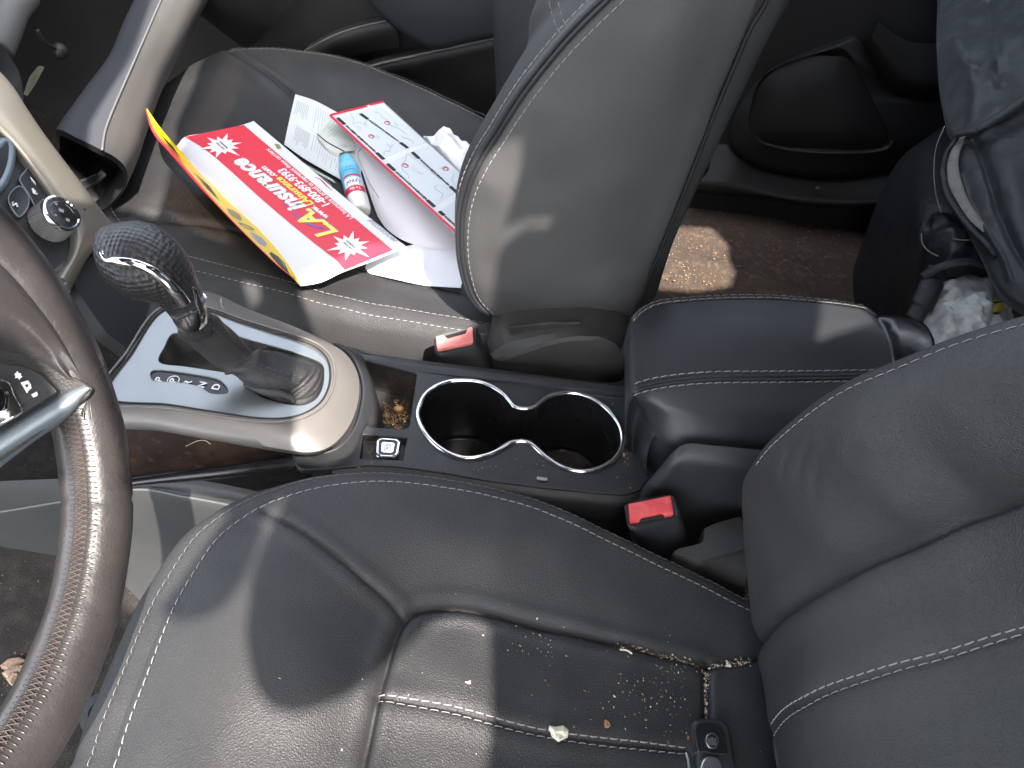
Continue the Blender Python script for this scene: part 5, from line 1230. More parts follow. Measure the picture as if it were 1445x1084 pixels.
fl_out = [(206, 155, .053), (217, 186, .050), (252, 228, .042), (287, 268, .034), (330, 314, .026), (366, 350, .018), (398, 380, .008), (416, 393, .0)]
fi = spl(ep(fl_in), 60); fo_ = spl(ep(fl_out), 60); fm_ = (fi + fo_) / 2 - EF.n * .003
FLG = surf_patch([fi, fm_, fo_], 100, 20)
mobj('yellow_flap', MB().grid(FLG), m_yellow, flyer, sharp=None)
mobj('flap_edge', MB().tube(FLG[-1], np.interp(np.linspace(0, 1, 100), [0, .15, .4, .6, 1], [.0004, .0016, .0014, .0005, .0004]), 6), m_redprint, flyer, sharp=None)
def flp(s, t):
    i = np.clip(s, 0, 1) * 99; j = np.clip(t, 0, 1) * 19; i0 = int(min(i, 98)); j0 = int(min(j, 18)); a, b = i - i0, j - j0
    return FLG[j0, i0] * (1 - a) * (1 - b) + FLG[j0, i0 + 1] * a * (1 - b) + FLG[j0 + 1, i0] * (1 - a) * b + FLG[j0 + 1, i0 + 1] * a * b
fnv = unit(CAM - FLG[10, 50])
def flapshape(name, st, m_, lift=.0006): mobj(name, MB().prism(np.array([flp(*q) for q in st]) + fnv * lift, fnv * .0002), m_, flyer, sharp=None)
flapshape('car_print', [(.82, .45), (.84, .30), (.88, .25), (.93, .35), (.965, .5), (.97, .7), (.93, .78), (.88, .75), (.84, .65)], m_ink)
flapshape('car_print', [(.845, .55), (.88, .5), (.92, .6), (.955, .72), (.93, .76), (.88, .70)], m_redprint, .001)
flapshape('car_print', [(.83, .42), (.85, .32), (.89, .30), (.93, .42), (.94, .5), (.89, .46)], m_ink_grey, .001)
flapshape('vehicle_print', [(.70, .45), (.72, .3), (.76, .3), (.79, .5), (.785, .7), (.75, .68), (.71, .62)], m_ink_grey)
flapshape('vehicle_print', [(.715, .5), (.735, .42), (.765, .5), (.775, .62), (.74, .6)], m_ink, .001)
flapshape('boat_print', [(.535, .35), (.56, .25), (.60, .35), (.625, .5), (.615, .75), (.57, .65), (.545, .55)], m_brownprint)
flapshape('boat_print', [(.55, .42), (.575, .38), (.60, .5), (.58, .58)], m_ink_grey, .001)
for s0_, s1_, t0_ in ((.10, .24, .35), (.14, .30, .6), (.30, .45, .35), (.36, .5, .5)):
    flapshape('streak_print', [(s0_, t0_), ((s0_ + s1_) / 2, t0_ - .12), (s1_, t0_ + .05), ((s0_ + s1_) / 2, t0_ + .08)], m_ink if t0_ < .55 else m_redprint)
tt = np.linspace(0, 2 * np.pi, 20, endpoint=False)
mobj('ring_print', MB().tube(np.array([flp(.665 + .014 * math.cos(a), .52 + .22 * math.sin(a)) for a in tt]) + fnv * .0006, .0009, 5, closed=True), m_ink_grey, flyer, sharp=None)
def etext(name, body, p0, p1, m_, hk=1.0, bold=.02, shear=.2, h=.0012, fr=None, par=None, off=(0, 0), spacing=1.0):
    fr = fr or EF; a = fr.uv(fr.pix(*p0, h)); b = fr.uv(fr.pix(*p1, h)); d = b - a; w = float(np.linalg.norm(d)); an_g = math.atan2(d[1], d[0])
    V, F = text(body, fr, (a + b) / 2 + np.array(off), w=w, h=h, thick=.0002, bold=bold, shear=shear, ang=an_g, spacing=spacing)
    if hk != 1.0:
        c0 = fr.w((a + b) / 2 + np.array(off), np.array(h)); e_ = -math.sin(an_g) * fr.e1 + math.cos(an_g) * fr.e2
        q = (V - c0) @ e_; V = V + q[:, None] * (hk - 1) * e_
    return obj(name, V, F, m_, par or flyer, sharp=None)
# grey shadow print below white letters, then the letters
for dx, m_, hh in ((.0009, m_ink_grey, .0010), (0, m_letter_white, .0013)):
    etext('lettering', 'insurance', (423, 296), (333, 226), m_, hk=.98, bold=.035, shear=.28, h=hh, off=(dx, -dx))
for dx, m_, hh in ((.0010, m_letter_blue, .0010), (0, m_letter_yellow, .0013)):
    etext('lettering', 'L.A.', (466, 333), (424, 299), m_, hk=.98, bold=.03, shear=.28, h=hh, off=(dx, -dx))
etext('lettering', 'www.', (462, 307), (441, 291), m_letter_white, hk=.95, bold=.03, shear=.2)
etext('lettering', 'LAinsurance', (439, 289.5), (391, 251), m_letter_yellow, hk=1.05, bold=.03, shear=.2)
etext('lettering', '.com', (389, 249.5), (371, 235), m_letter_white, hk=.9, bold=.03, shear=.2)
etext('lettering', '1-800-893-9393', (461, 290), (396, 239), m_letter_white, hk=1.1, bold=.03, shear=.1)
etext('lettering', 'LA Insurance is proud to represent these carriers:', (497, 308), (377, 210), m_letter_white, hk=1.0, bold=.01, shear=0)
etext('lettering', 'PROGRESSIVE', (560, 341), (520, 309), m_ink_grey, hk=1.1, bold=.0, shear=.35)
mobj('logo_swoosh', MB().tube(spl(ep([(444, 250), (452, 253), (461, 262), (468, 269)], .0014), 20), np.interp(np.linspace(0, 1, 20), [0, .5, 1], [.0002, .0008, .0002]), 6), m_redline, flyer, sharp=None)
mobj('logo_swoosh', MB().tube(spl(ep([(452, 249), (462, 256), (470, 266)], .0014), 20), .0003, 6), m_ink_grey, flyer, sharp=None)
mobj('logo_square', MB().prism(ep([(387, 203), (394, 204), (397, 209), (391, 210)], .001), EF.n * .0003), mat('olive_print', (.22, .24, .08), .5), flyer, sharp=None)
mobj('blue_stroke', MB().tube(spl(ep([(456, 322), (440, 318), (425, 309), (408, 294), (395, 280)], .0011), 30), np.interp(np.linspace(0, 1, 30), [0, .2, .6, 1], [.0012, .0016, .0007, .0003]), 6, flat=.2, up=EF.n), m_letter_blue, flyer, sharp=None)
for ctr, big in (((313, 206), 1.0), ((493, 347), .95)):
    c_ = EF.uv(EF.pix(*ctr, .001)); k_ = 12; pts = []
    ro = [1.0, .72, 1.12, .8, 1.05, .7, 1.2, .85, 1.0, .75, 1.1, .8]
    for i in range(k_):
        a = 2 * np.pi * i / k_ + .2; pts.append(c_ + .0235 * big * ro[i] * np.array([math.cos(a), math.sin(a)])); a += np.pi / k_; pts.append(c_ + .0118 * big * np.array([math.cos(a), math.sin(a)]))
    pts = np.array(pts); bst = mobj('starburst', MB().prism(EF.w(pts, np.full(len(pts), .0012)), EF.n * .0002), m_letter_white, flyer, sharp=None)
    for j, w_ in enumerate(('Low Cost', 'Insurance', 'Since 1992')[:2] + ('Today',) if False else ('Low Cost', 'Insurance')):
        V, F = text(w_, EF, c_ + np.array([0, .0022 - .0042 * j]), w=.0155, h=.0017, thick=.0002, bold=.01); obj('burst_lettering', V, F, m_ink, bst, sharp=None)

def sheet(name, rows, m_, label, cat, thick=.0005, nu=30, nv=24, off=.002, fld=None):
    fld = fld or PF
    G = surf_patch([[fld.px(p[0], p[1], (p[2] if len(p) > 2 else off)) for p in r] for r in rows], nu, nv)
    nrm = unit(np.cross(G[0, -1] - G[0, 0], G[-1, 0] - G[0, 0])); nrm = nrm if nrm[2] > 0 else -nrm
    mb = MB().grid(G); mb.grid(G - nrm * thick)
    t = thing(name, tuple(G.reshape(-1, 3).mean(0) - [0, 0, .01]), label, cat)
    mobj('paper', mb, m_, t, sharp=None)
    return t, G, nrm
def gp(G, s, t):
    i = s * (G.shape[1] - 1); j = t * (G.shape[0] - 1); i0 = int(min(i, G.shape[1] - 2)); j0 = int(min(j, G.shape[0] - 2)); a, b = i - i0, j - j0
    return G[j0, i0] * (1 - a) * (1 - b) + G[j0, i0 + 1] * a * (1 - b) + G[j0 + 1, i0] * (1 - a) * b + G[j0 + 1, i0 + 1] * a * b
def printed_lines(mb, G, nrm, spec, g, lw=.0004):
    """lines of print: spec = (s0, s1, t0, t1, n) with words broken at random"""
    s0, s1, t0, t1, n = spec
    for k in range(n):
        t = t0 + (t1 - t0) * (k + .5) / n; s = s0
        end = s0 + (s1 - s0) * g.uniform(.6, 1)
        while s < end:
            e = min(s + g.uniform(.04, .14) * (s1 - s0), end); a, b = gp(G, s, t) + nrm * .0004, gp(G, e, t) + nrm * .0004
            w = unit(np.cross(nrm, b - a)) * lw; mb.add([a - w, b - w, b + w, a + w], [(0, 1, 2, 3)]); s = e + .025 * (s1 - s0)
gR = np.random.default_rng(17)
t, G, nr = sheet('receipt', [[(418, 140.5, .010), (445, 150, .008), (480, 165, .006), (520, 185, .006)], [(410, 175, .007), (440, 190, .006), (478, 206, .006), (515, 226, .005)], [(402, 209, .004), (430, 228, .004), (477, 257, .005), (505, 272, .004)]], m_receipt, 'long white printed receipt standing beside the red flyer, farthest left of the papers', 'receipt', off=.006)
mb = MB()
for sp in ((.04, .22, .12, .40, 4), (.1, .3, .55, .9, 5), (.30, .55, .08, .45, 4), (.33, .75, .55, .95, 6)): printed_lines(mb, np.transpose(G, (1, 0, 2)), nr, (sp[2], sp[3], sp[0], sp[1], sp[4] * 2), gR, .00035)
mobj('print', mb, m_ink_grey, t, sharp=None)
t, G, nr = sheet('receipt', [[(467, 169, .009), (490, 184, .010), (530, 205, .010)], [(455, 188, .010), (478, 205, .012), (512, 222, .010)], [(449, 202, .010), (462, 216, .011), (480, 227, .010)], [(452, 207, .006), (464, 221, .007), (481, 231, .006)]], m_receipt2, 'curled cream receipt with blue print, under the red-edged map leaflet', 'receipt', off=.01)
mb = MB(); printed_lines(mb, np.transpose(G, (1, 0, 2)), nr, (.08, .70, .08, .9, 12), gR, .0005); mobj('print', mb, m_ink_blue, t, sharp=None)
mobj('dark_edge', MB().tube(np.array([gp(G, s, .78) + nr * .0006 for s in np.linspace(0, 1, 20)]), .0007, 5), m_ink, t, sharp=None)
t, G, nr = sheet('receipt', [[(395, 213, .006), (430, 236, .006), (470, 258, .004)], [(410, 222, .004), (440, 243, .004), (474, 262, .003)]], m_receipt2, 'folded paper strip tucked between the red flyer and the long receipt', 'receipt', off=.006)
# white envelope with a printed frame, next to the spray can
t, G, nr = sheet('envelope', [[(497, 213, .010), (506, 208, .012), (540, 238, .014), (600, 292, .016), (655, 336, .016)], [(508, 240, .010), (520, 250, .012), (555, 285, .014), (600, 322, .014), (655, 345, .012)], [(524, 285, .006), (535, 300, .008), (560, 325, .010), (600, 346, .010), (655, 352, .008)], [(533, 308, .003), (545, 325, .004), (570, 345, .006), (605, 356, .006), (655, 360, .005)]], m_pink, 'creased pinkish white envelope under the red-edged map leaflet, beside the spray can', 'envelope', off=.01, nu=50, nv=40)
mb = MB().tube(spl([PF.px(a, b, h) + nr * .0005 for a, b, h in [(512, 226, .013), (507, 229, .012), (512, 247, .0125), (522, 268, .011), (536, 290, .011)]], 24), .0004, 5)
mobj('printed_frame', mb, m_ink_grey, t, sharp=None)
mb = MB(); printed_lines(mb, G, nr, (.03, .12, .02, .14, 3), gR, .0004); mobj('print', mb, m_ink_grey, t, sharp=None)
t, G, nr = sheet('paper_sheet', [[(519, 374, .003), (548, 362, .005), (580, 352, .006), (660, 340, .007)], [(516, 380, .003), (550, 374, .004), (590, 370, .005), (660, 370, .006)], [(522, 386, .0025), (556, 396, .003), (600, 403, .004), (650, 410, .005)]], m_paper, 'plain white sheet of paper nearest the console, tucked under the backrest of the passenger seat', 'paper', off=.004)
# map leaflet with red edges
MFo = plane3((466, 163, .352), (649, 334, .343), (540, 144, .346)); MF = Frame(MFo.O, MFo.e1, MFo.e2)
if MF.n[2] < 0: MF = Frame(MFo.O, -MFo.e1, MFo.e2)
def mp(pts, h=0.0): return np.array([MF.pix(a, b, h) for a, b in pts])
leaf = thing('map_leaflet', tuple(MF.pix(560, 220) - [0, 0, .02]), 'red-edged leaflet printed with pale grey state maps, leaning against the passenger backrest', 'leaflet')
quad = [(465, 162), (540, 143), (692, 282), (665, 350)]
mobj('paper', MB().prism(resample(mp(quad), 80, True), -MF.n * .0012), m_paper_gloss, leaf, sharp=40)
def strip(p, q, w, h=.0004, m_=None, mb=None, n=1):
    a, b = MF.pix(*p, h), MF.pix(*q, h); s_ = unit(np.cross(MF.n, b - a)) * w; mb.add([a - s_, b - s_, b + s_, a + s_], [(0, 1, 2, 3)])
mb = MB(); strip((466, 163), (664, 347), .0019, mb=mb); strip((466, 162.5), (518, 149.5), .0022, mb=mb); strip((521, 148), (541, 143.5), .0022, mb=mb); mobj('red_edging', mb, m_redprint, leaf, sharp=None)
mb = MB(); strip((541, 144.5), (690, 281), .0007, mb=mb); mobj('fold_line', mb, m_ink_grey, leaf, sharp=None)
for q in ([(482, 165), (512, 157), (574, 209), (546, 222)], [(515, 157), (538, 151), (604, 201), (578, 209)], [(549, 231), (578, 216), (642, 272), (616, 290)], [(582, 214), (606, 205), (668, 262), (647, 272)], [(622, 297), (648, 280), (690, 318), (668, 336)]):
    mobj('map_panel', MB().prism(mp(q, .0001), MF.n * .0003), m_map, leaf, sharp=None)
mbk = MB(); mbw = MB()
for p, q in (((476, 166), (542, 225)), ((508.5, 160.5), (575.5, 209)), ((546.5, 231), (613.5, 292)), ((581.5, 214.6), (645.5, 272.4)), ((620, 298), (662, 336)), ((650.5, 276.5), (690, 311))):
    p, q = np.array(p), np.array(q)
    strip(p, p + (q - p) * .16, .0024, h=.0006, mb=mbk); strip(p + (q - p) * .84, q, .0024, h=.0006, mb=mbk); strip(p, q, .0004, h=.0006, mb=mbk)
    s = .2
    while s < .80:
        e = s + gR.uniform(.012, .03); strip(p + (q - p) * s, p + (q - p) * e, gR.uniform(.0010, .0019), h=.0006, mb=mbk); s = e + gR.uniform(.006, .016)
mobj('title_bars', mbk, m_ink, leaf, sharp=None)
mb = MB()
for pts in ([(494, 160), (499, 168), (498, 175), (506, 172), (514, 176), (518, 170), (526, 175)], [(556, 203), (551, 207), (549, 214), (544, 213), (541, 219)], [(528, 158), (536, 160), (540, 166), (548, 170), (552, 178), (560, 180), (574, 190)], [(574, 216), (572, 226), (567, 232), (568, 240), (575, 246), (577, 252)], [(617, 261), (613, 265), (625, 275), (621, 280)], [(640, 246), (638, 255), (644, 262), (656, 258)], [(575, 217), (595, 232), (620, 252)], [(566, 193), (580, 198), (584, 203)]):
    mb.tube(spl(mp(pts, .0006), 24), .00028, 4)
mbo = mb
for x, y in ((524, 192.5), (546.5, 173.5), (572, 233.6), (629, 238)):
    mb = MB(); c_ = MF.uv(MF.pix(x, y, .0007)); tt = np.linspace(0, 2 * np.pi, 18, endpoint=False)
    mb.tube(MF.w(c_ + .0042 * np.stack([np.cos(tt), .8 * np.sin(tt)], 1), np.full(18, .0007)), .00045, 4, closed=True)
    t2 = np.linspace(0, 4.2, 14); mb.tube(MF.w(c_ + .0022 * np.stack([np.cos(t2), np.sin(t2)], 1), np.full(14, .0007)), .0004, 4); mobj('route_mark', mb, m_redline, leaf, sharp=None)
mb = MB()
for x, y in ((503, 177), (513, 173), (530, 190), (546, 203), (580, 236), (588, 241), (556, 172), (620, 235)):
    for k in range(2): strip((x, y + 2.2 * k), (x + gR.uniform(5, 9), y + 2.2 * k + gR.uniform(3, 5)), .0003, h=.0006, mb=mbo)
mobj('map_outlines', mbo, m_ink_grey, leaf, sharp=None)
# crumpled tissue
TSF = Field(WF, [(*PZ(a, b, .335 + h)[:2], .335 + h) for a, b, h in [(600, 193, -.006), (612, 190, .0), (625, 178, .012), (645, 192, .012), (668, 212, .008), (684, 212, .004), (690, 240, .0), (664, 245, .002), (640, 225, .006), (620, 208, .004), (650, 215, .014), (630, 196, .014)]], lam=1e-5)
TSF.wave(.0035, 150, 10, 71); TSF.wave(.002, 320, 12, 72)
tso = resample(np.array([TSF.march(*p) for p in [(598, 194), (612, 191), (626, 177), (640, 188), (646, 190), (668, 211), (684, 213), (700, 250), (660, 250), (636, 228)]]), 160, True)
R, ns = cushion_mesh(TSF, tso, [TSF.march(628, 196), TSF.march(670, 232)], [(.0005, .001), (.0005, .012)], M=44)
tis = obj('tissue', R.reshape(-1, 3), faces_grid(*R.shape[:2]), m_tissue, None, sharp=None)
tag(tis, 'crumpled white tissue between the map leaflet and the passenger seat\'s far bolster', 'tissue')
# small spray can
ca, cb_ = PZ(488, 224, .343), PZ(509.5, 300, .336); AX = unit(cb_ - ca); Ln = np.linalg.norm(cb_ - ca)
Tn = unit((CAM - ca) - AX * ((CAM - ca) @ AX)); Sd = np.cross(AX, Tn)
can = thing('spray_can', tuple((ca + cb_) / 2 - [0, 0, .01]), 'small aqua blue disinfectant spray can with a white cap, lying among the papers', 'spray can')
CR = .0125
def cyl(th, s, r=CR): th, s = np.asarray(th, float), np.asarray(s, float); return ca + AX * s[..., None] + r * (np.cos(th)[..., None] * Tn + np.sin(th)[..., None] * Sd)
def crings(prof, n=40): t_ = np.linspace(0, 2 * np.pi, n, endpoint=False); return np.array([cyl(t_, np.full(n, s), r) for s, r in prof])
mobj('can_body', MB().rings(crings([(.0, .0075), (.001, .0088), (.006, .0096), (.02, CR), (Ln * .76, CR)])), m_lysblue, can, sharp=50)
mobj('cap', MB().rings(crings([(Ln * .755, CR * .90), (Ln * .76, CR * 1.0), (Ln * .93, CR * .98), (Ln * .985, CR * .9), (Ln, CR * .7)])), m_cap, can, sharp=50)
def wrap(th0, th1, s0, s1, r, m_, nm):
    T_, S_ = np.meshgrid(np.linspace(th0, th1, 24), np.linspace(s0, s1, 12)); mobj(nm, MB().grid(cyl(T_, S_, r)), m_, can, sharp=None)
wrap(-1.25, 1.2, Ln * .655, Ln * .755, CR * 1.015, m_redprint, 'red_band'); wrap(-1.1, .85, Ln * .50, Ln * .65, CR * 1.015, m_letter_white, 'white_label'); wrap(-1.0, .8, Ln * .445, Ln * .475, CR * 1.015, m_redline, 'slogan_band')
def wtext(body, th_c, s_c, width, m_, hk=1.0, bold=.02, shear=.2):
    V, F = text(body, WF, (0, 0), w=width, h=0, thick=.0001, bold=bold, shear=shear); x, y, z = V[:, 0], V[:, 1] * hk, V[:, 2]
    sg = 1 if (cyl(.1, 0.0) - cyl(0, 0.0)) @ RR < 0 else -1
    V2 = cyl(th_c + sg * x / CR, s_c + y, CR * 1.0) + 0; rad_ = V2 - (ca + AX * ((V2 - ca) @ AX)[:, None]); V2 = V2 + rad_ / np.linalg.norm(rad_, axis=1)[:, None] * (.0003 + z)[:, None]
    obj('lettering', V2, F, m_, can, sharp=None)
wtext('Lysol', -.1, Ln * .575, .0185, m_navy, 1.15, .01, .3); wtext('To Go', -.1, Ln * .705, .0135, m_letter_white, 1.1, .02, 0); wtext('Disinfectant', 0.0, Ln * .36, .013, m_navy, 1, .0, 0); wtext('Spray', 0.0, Ln * .31, .007, m_navy, 1, .0, 0)
# ------------------------------------------------------------------ key fob and things dropped on the seat and floor
kf = thing('key_fob', tuple(DF.px(1002, 1050)), 'black car key fob with a chrome three-shield emblem on the driver\'s cushion', 'key fob')
KO = DF.px(1000, 1050, .012); kn_ = unit(DF.normal(DF.march(1000, 1050))[0]); KFf = Frame(KO, np.cross(np.cross(kn_, [1, 0, 0]), kn_), np.cross(kn_, [1, 0, 0]))
def kp(pts, h=0.0): return np.array([KFf.pix(a, b, h) for a, b in pts])
def kob(name, pts, h0, th, bev, m_, par=None): return mobj(name, MB().prism(resample(spl(kp(pts, h0), 80, True), 80, True), KFf.n * th, bev), m_, par or kf, sharp=50)
kob('fob_case', [(969, 1034), (972, 1020), (980, 1018), (1000, 1018), (1014, 1021), (1021, 1029), (1024, 1045), (1028, 1070), (1030, 1100), (980, 1100), (974, 1065)], -.011, .011, .0035, m_plastic)
kob('fob_lid', [(979, 1026), (984, 1022), (1000, 1021), (1013, 1024), (1019, 1032), (1022, 1046), (1025, 1062), (1010, 1064), (995, 1061), (984, 1062), (980, 1045)], .0, .002, .0012, m_plastic_gloss)
em = spl(kp([(1004, 1034), (1010, 1037), (1013.5, 1046), (1011, 1055), (1005, 1057.5), (999, 1054), (995.5, 1046), (998, 1037)], .0026), 40, True); ec_ = em.mean(0)
eb = mobj('emblem', MB().prism(em, KFf.n * .0006, .0002), m_chrome, kf, sharp=40)
mobj('emblem_field', MB().prism(em + (ec_ - em) * .18 + KFf.n * .0006, KFf.n * .0002), m_plastic_gloss, eb, sharp=None)
for dx in (-4.2, 0, 4.2):
    q = kp([(1002.5 + dx, 1041 + abs(dx) * .3), (1006 + dx, 1040.5 + abs(dx) * .3), (1007 + dx, 1050), (1004.6 + dx, 1054), (1003 + dx, 1050.5)], .0034); mobj('shield', MB().prism(q, KFf.n * .0003), m_chrome, eb, sharp=None)
mobj('key_ring_post', MB().prism(spl(kp([(990, 1072), (1000, 1068), (1012, 1072), (1016, 1090), (986, 1092)], .001), 40, True), KFf.n * .004, .0015), m_sock, kf, sharp=40)
mobj('fob_edge', MB().tube(spl(kp([(977, 1066), (982, 1062), (995, 1061), (1010, 1064), (1026, 1064)], .0014), 30), .0006, 6), m_console_grey, kf, sharp=None)
mobj('chrome_side', MB().tube(spl(kp([(968, 1062), (971, 1072), (973, 1090)], -.002), 20), .0012, 6), m_sock, kf, sharp=None)

def flake(mb, c, n, g, size, thin=.35):
    k = g.integers(4, 7); a = np.sort(g.uniform(0, 2 * np.pi, k)); t = unit(np.cross(n, g.normal(size=3))); b = np.cross(n, t); el = g.uniform(.35, 1)
    r = size * g.uniform(.6, 1.2, k); ring = c + (np.cos(a) * r)[:, None] * t + (np.sin(a) * r * el)[:, None] * b
    top = ring * .55 + c * .45 + n * size * thin * g.uniform(.6, 1.4)
    mb.rings(np.array([ring - n * size * .1, top]), False, True)
def scatter(name, fld, pxs, sizes, m_, g, off=.0):
    mb = MB()
    uv = fld.march_many(pxs); P_, N_ = fld.at(uv, off), fld.normal(uv)
    for p, n, s in zip(P_, N_, sizes): flake(mb, p, n, g, s)
    return tag(mobj(name, mb, m_, None, sharp=None), kind='stuff')
gC = np.random.default_rng(99)
def gauss(cx, cy, sx, sy, n, ang=0):
    p = gC.normal(size=(n, 2)) * [sx, sy]; a = rad(ang); return p @ np.array([[math.cos(a), math.sin(a)], [-math.sin(a), math.cos(a)]]) + [cx, cy]
pp = np.vstack([gauss(760, 905, 22, 14, 22, 15), gauss(895, 975, 25, 18, 24), gauss(945, 985, 22, 40, 34), gauss(800, 960, 90, 45, 24, 8), gauss(945, 945, 14, 14, 26), gauss(640, 1000, 50, 60, 7), gauss(900, 1040, 70, 22, 16), gauss(430, 900, 80, 90, 3), gauss(800, 830, 120, 50, 6)])
tag(scatter('seat_crumbs', DF, pp, np.abs(gC.normal(0, .00038, len(pp))) + .0003, m_crumb_w, gC), 'pale specks and crumbs scattered over the driver\'s seat cushion', 'crumbs')
pp = np.vstack([gauss(895, 965, 30, 20, 16), gauss(950, 1000, 25, 35, 26), gauss(800, 950, 70, 40, 12)])
tag(scatter('brown_seat_crumbs', DF, pp, np.abs(gC.normal(0, .0006, len(pp))) + .0005, m_crumb_b, gC), 'brown crumbs on the driver\'s seat cushion near its rear seam', 'crumbs')
sx = np.concatenate([np.linspace(870, 996, 110), gC.uniform(996, 1060, 60)]); sy = np.interp(sx, [870, 910, 980, 996, 1020, 1060], [907, 917, 935, 941, 938, 932]) + gC.normal(0, 1.3, len(sx))
vx = gC.normal(997.5, 1.6, 90); vy = 941 + 76 * gC.uniform(0, 1, 90) ** 1.4
cl = gauss(1043, 934, 8, 3, 40); cl2 = gauss(997, 950, 3, 4, 24)
q = np.vstack([np.c_[sx, sy], np.c_[vx, vy], cl, cl2])
keep_ = gC.uniform(size=len(q)) < .5
tag(scatter('seam_crumbs', DF, q[keep_], np.abs(gC.normal(0, .0006, keep_.sum())) + .0006, m_crumb_b, gC, .002), 'brown crumbs packed into the seams at the rear of the driver\'s cushion', 'crumbs')
tag(scatter('seam_grit', DF, q[~keep_], np.abs(gC.normal(0, .0005, (~keep_).sum())) + .0005, m_crumb_w, gC, .003), 'pale grit packed into the seams at the rear of the driver\'s cushion', 'crumbs')
# pale shell, brown husk, curled white thread
def chip(name, outline, h, m_, label, cat, fld=DF, dome=.4):
    pts = resample(np.array([fld.px(a, b, .0006) for a, b in outline]), 40, True); c = pts.mean(0); n = fld.normal(fld.march(*np.mean(outline, 0)))[0]
    mb = MB().rings(np.array([pts, pts + (c - pts) * .10 + n * h * .7, pts + (c - pts) * .45 + n * h, pts + (c - pts) * .9 + n * h * (1 - dome)]), True, True)
    return tag(mobj(name, mb, m_, None, sharp=60), label, cat)
chip('shell_chip', [(775, 1024), (783, 1026), (795, 1024), (802, 1030), (801, 1038), (793, 1042), (786, 1046), (778, 1038), (777, 1033), (774, 1030)], .004, m_shell, 'pale broken shell chip lying on the double stitching of the driver\'s cushion', 'shell')
chip('brown_husk', [(853, 1016), (857, 1018), (861, 1025), (858, 1028), (853, 1028), (852, 1022)], .0022, m_crumb_o, 'small amber brown husk on the driver\'s cushion, right of the shell chip', 'husk')
chip('pale_flake', [(656, 963), (664, 961), (664, 966), (659, 965)], .001, m_crumb_w, 'tiny pale flake alone on the sunlit left part of the driver\'s seat insert', 'flake')
tag(mobj('thread_scrap', MB().tube(spl([DF.px(a, b, .0012) for a, b in [(874, 918), (880, 918), (886, 920), (891, 925)]], 16), np.array([.0003] + [.0007] * 14 + [.0003]), 6), m_crumb_w, None, sharp=None), 'curled white thread scrap beside the bolster seam of the driver\'s seat', 'thread')
# console dirt
CFl = Field(CF, [(x, y, 0.0) for x in (-.3, 0, .3) for y in (-.2, 0, .2)])
def cflat(name, pxs, sizes, m_, off, label):
    mb = MB()
    for (x, y), s in zip(pxs, sizes): flake(mb, CF.pix(x, y, off), np.array([0, 0, 1.0]), gC, s)
    return tag(mobj(name, mb, m_, None, sharp=None), label, 'crumbs', kind='stuff')
pt = np.vstack([gauss(561, 582, 8, 7, 110), gauss(560, 596, 8, 5, 60), gauss(548, 590, 4, 9, 40)])
cflat('tray_crumbs', pt, np.abs(gC.normal(0, .0010, len(pt))) + .0007, m_crumb_o, -.037, 'orange brown crumbs heaped in the small open tray of the console')
pt = gauss(560, 585, 9, 10, 26); cflat('tray_grit', pt, np.abs(gC.normal(0, .0006, len(pt))) + .0005, m_crumb_w, -.036, 'pale grit among the crumbs in the console tray')
pt = np.vstack([gauss(889, 625, 5, 28, 90), gauss(884, 565, 14, 8, 34), gauss(700, 660, 70, 6, 26), gauss(590, 548, 4, 4, 2), gauss(600, 640, 20, 15, 6), gauss(524, 640, 4, 6, 14)])
cflat('console_crumbs', pt, np.abs(gC.normal(0, .0006, len(pt))) + .0005, m_crumb_b, .0018, 'fine brown crumbs around the cup holders of the console')
nut = PZ(563, 577, ZT - .034); mb = MB().ball(nut, (.0048, .0036, .0028), 14, 8); tag(mobj('dried_berry', mb, mat('amber_husk', (.62, .30, .06), .35, var=(400, (.75, .5, .25), .4, .7)), None, sharp=None), 'amber dried fruit piece on top of the crumbs in the console tray', 'dried fruit')
mb = MB().box(PZ(765, 676, ZT + .0016), (.009, .003, .0012), bev=.0004); tag(mobj('paint_flake', mb, m_ink_grey, None), 'small grey flake on the console below the cup holders', 'flake')
for j, pts in enumerate(([(311, 427), (312, 420), (313, 432), (316, 436)], [(262, 630), (280, 622), (290, 622), (297, 627)])):
    tag(mobj('stray_hair', MB().tube(spl([PZ(a, b, .414 if j == 0 else .398) for a, b in pts], 24), .0002, 5), m_crumb_w, None, sharp=None), 'pale stray hair on the far edge of the shifter bezel' if j == 0 else 'pale curved hair lying on the dark wood veneer of the console', 'hair')
# rear floor litter
def floorbits(name, pxs, sizes, m_, z, label):
    mb = MB()
    for (x, y), s in zip(pxs, sizes): flake(mb, PZ(x, y, z), np.array([0, 0, 1.0]), gC, s)
    return tag(mobj(name, mb, m_, None, sharp=None), label, 'litter', kind='stuff')
pr = np.vstack([gauss(985, 370, 28, 22, 170), gauss(1090, 365, 30, 12, 30, -30), gauss(1140, 325, 25, 8, 40, -30), gauss(1080, 290, 60, 6, 40, 4), gauss(1150, 350, 90, 40, 50), gauss(945, 400, 12, 8, 30)])
floorbits('rear_floor_litter', pr, np.abs(gC.normal(0, .0010, len(pr))) + .0007, m_crumb_b, .035, 'brown crumbs and fibres on the rear carpet behind the passenger seat')
floorbits('rear_floor_specks', np.vstack([gauss(1090, 360, 90, 40, 40), gauss(975, 370, 26, 22, 70)]), np.full(110, .0010), m_crumb_w, .035, 'pale specks on the rear carpet')
tag(mobj('dry_stem', MB().tube(spl([PZ(a, b, .037) for a, b in [(1022, 384), (1034, 377), (1046, 375)]], 16), .0008, 5), m_crumb_o, None, sharp=None), 'thin curved dry stem on the rear carpet beside the sunlit patch', 'stem')
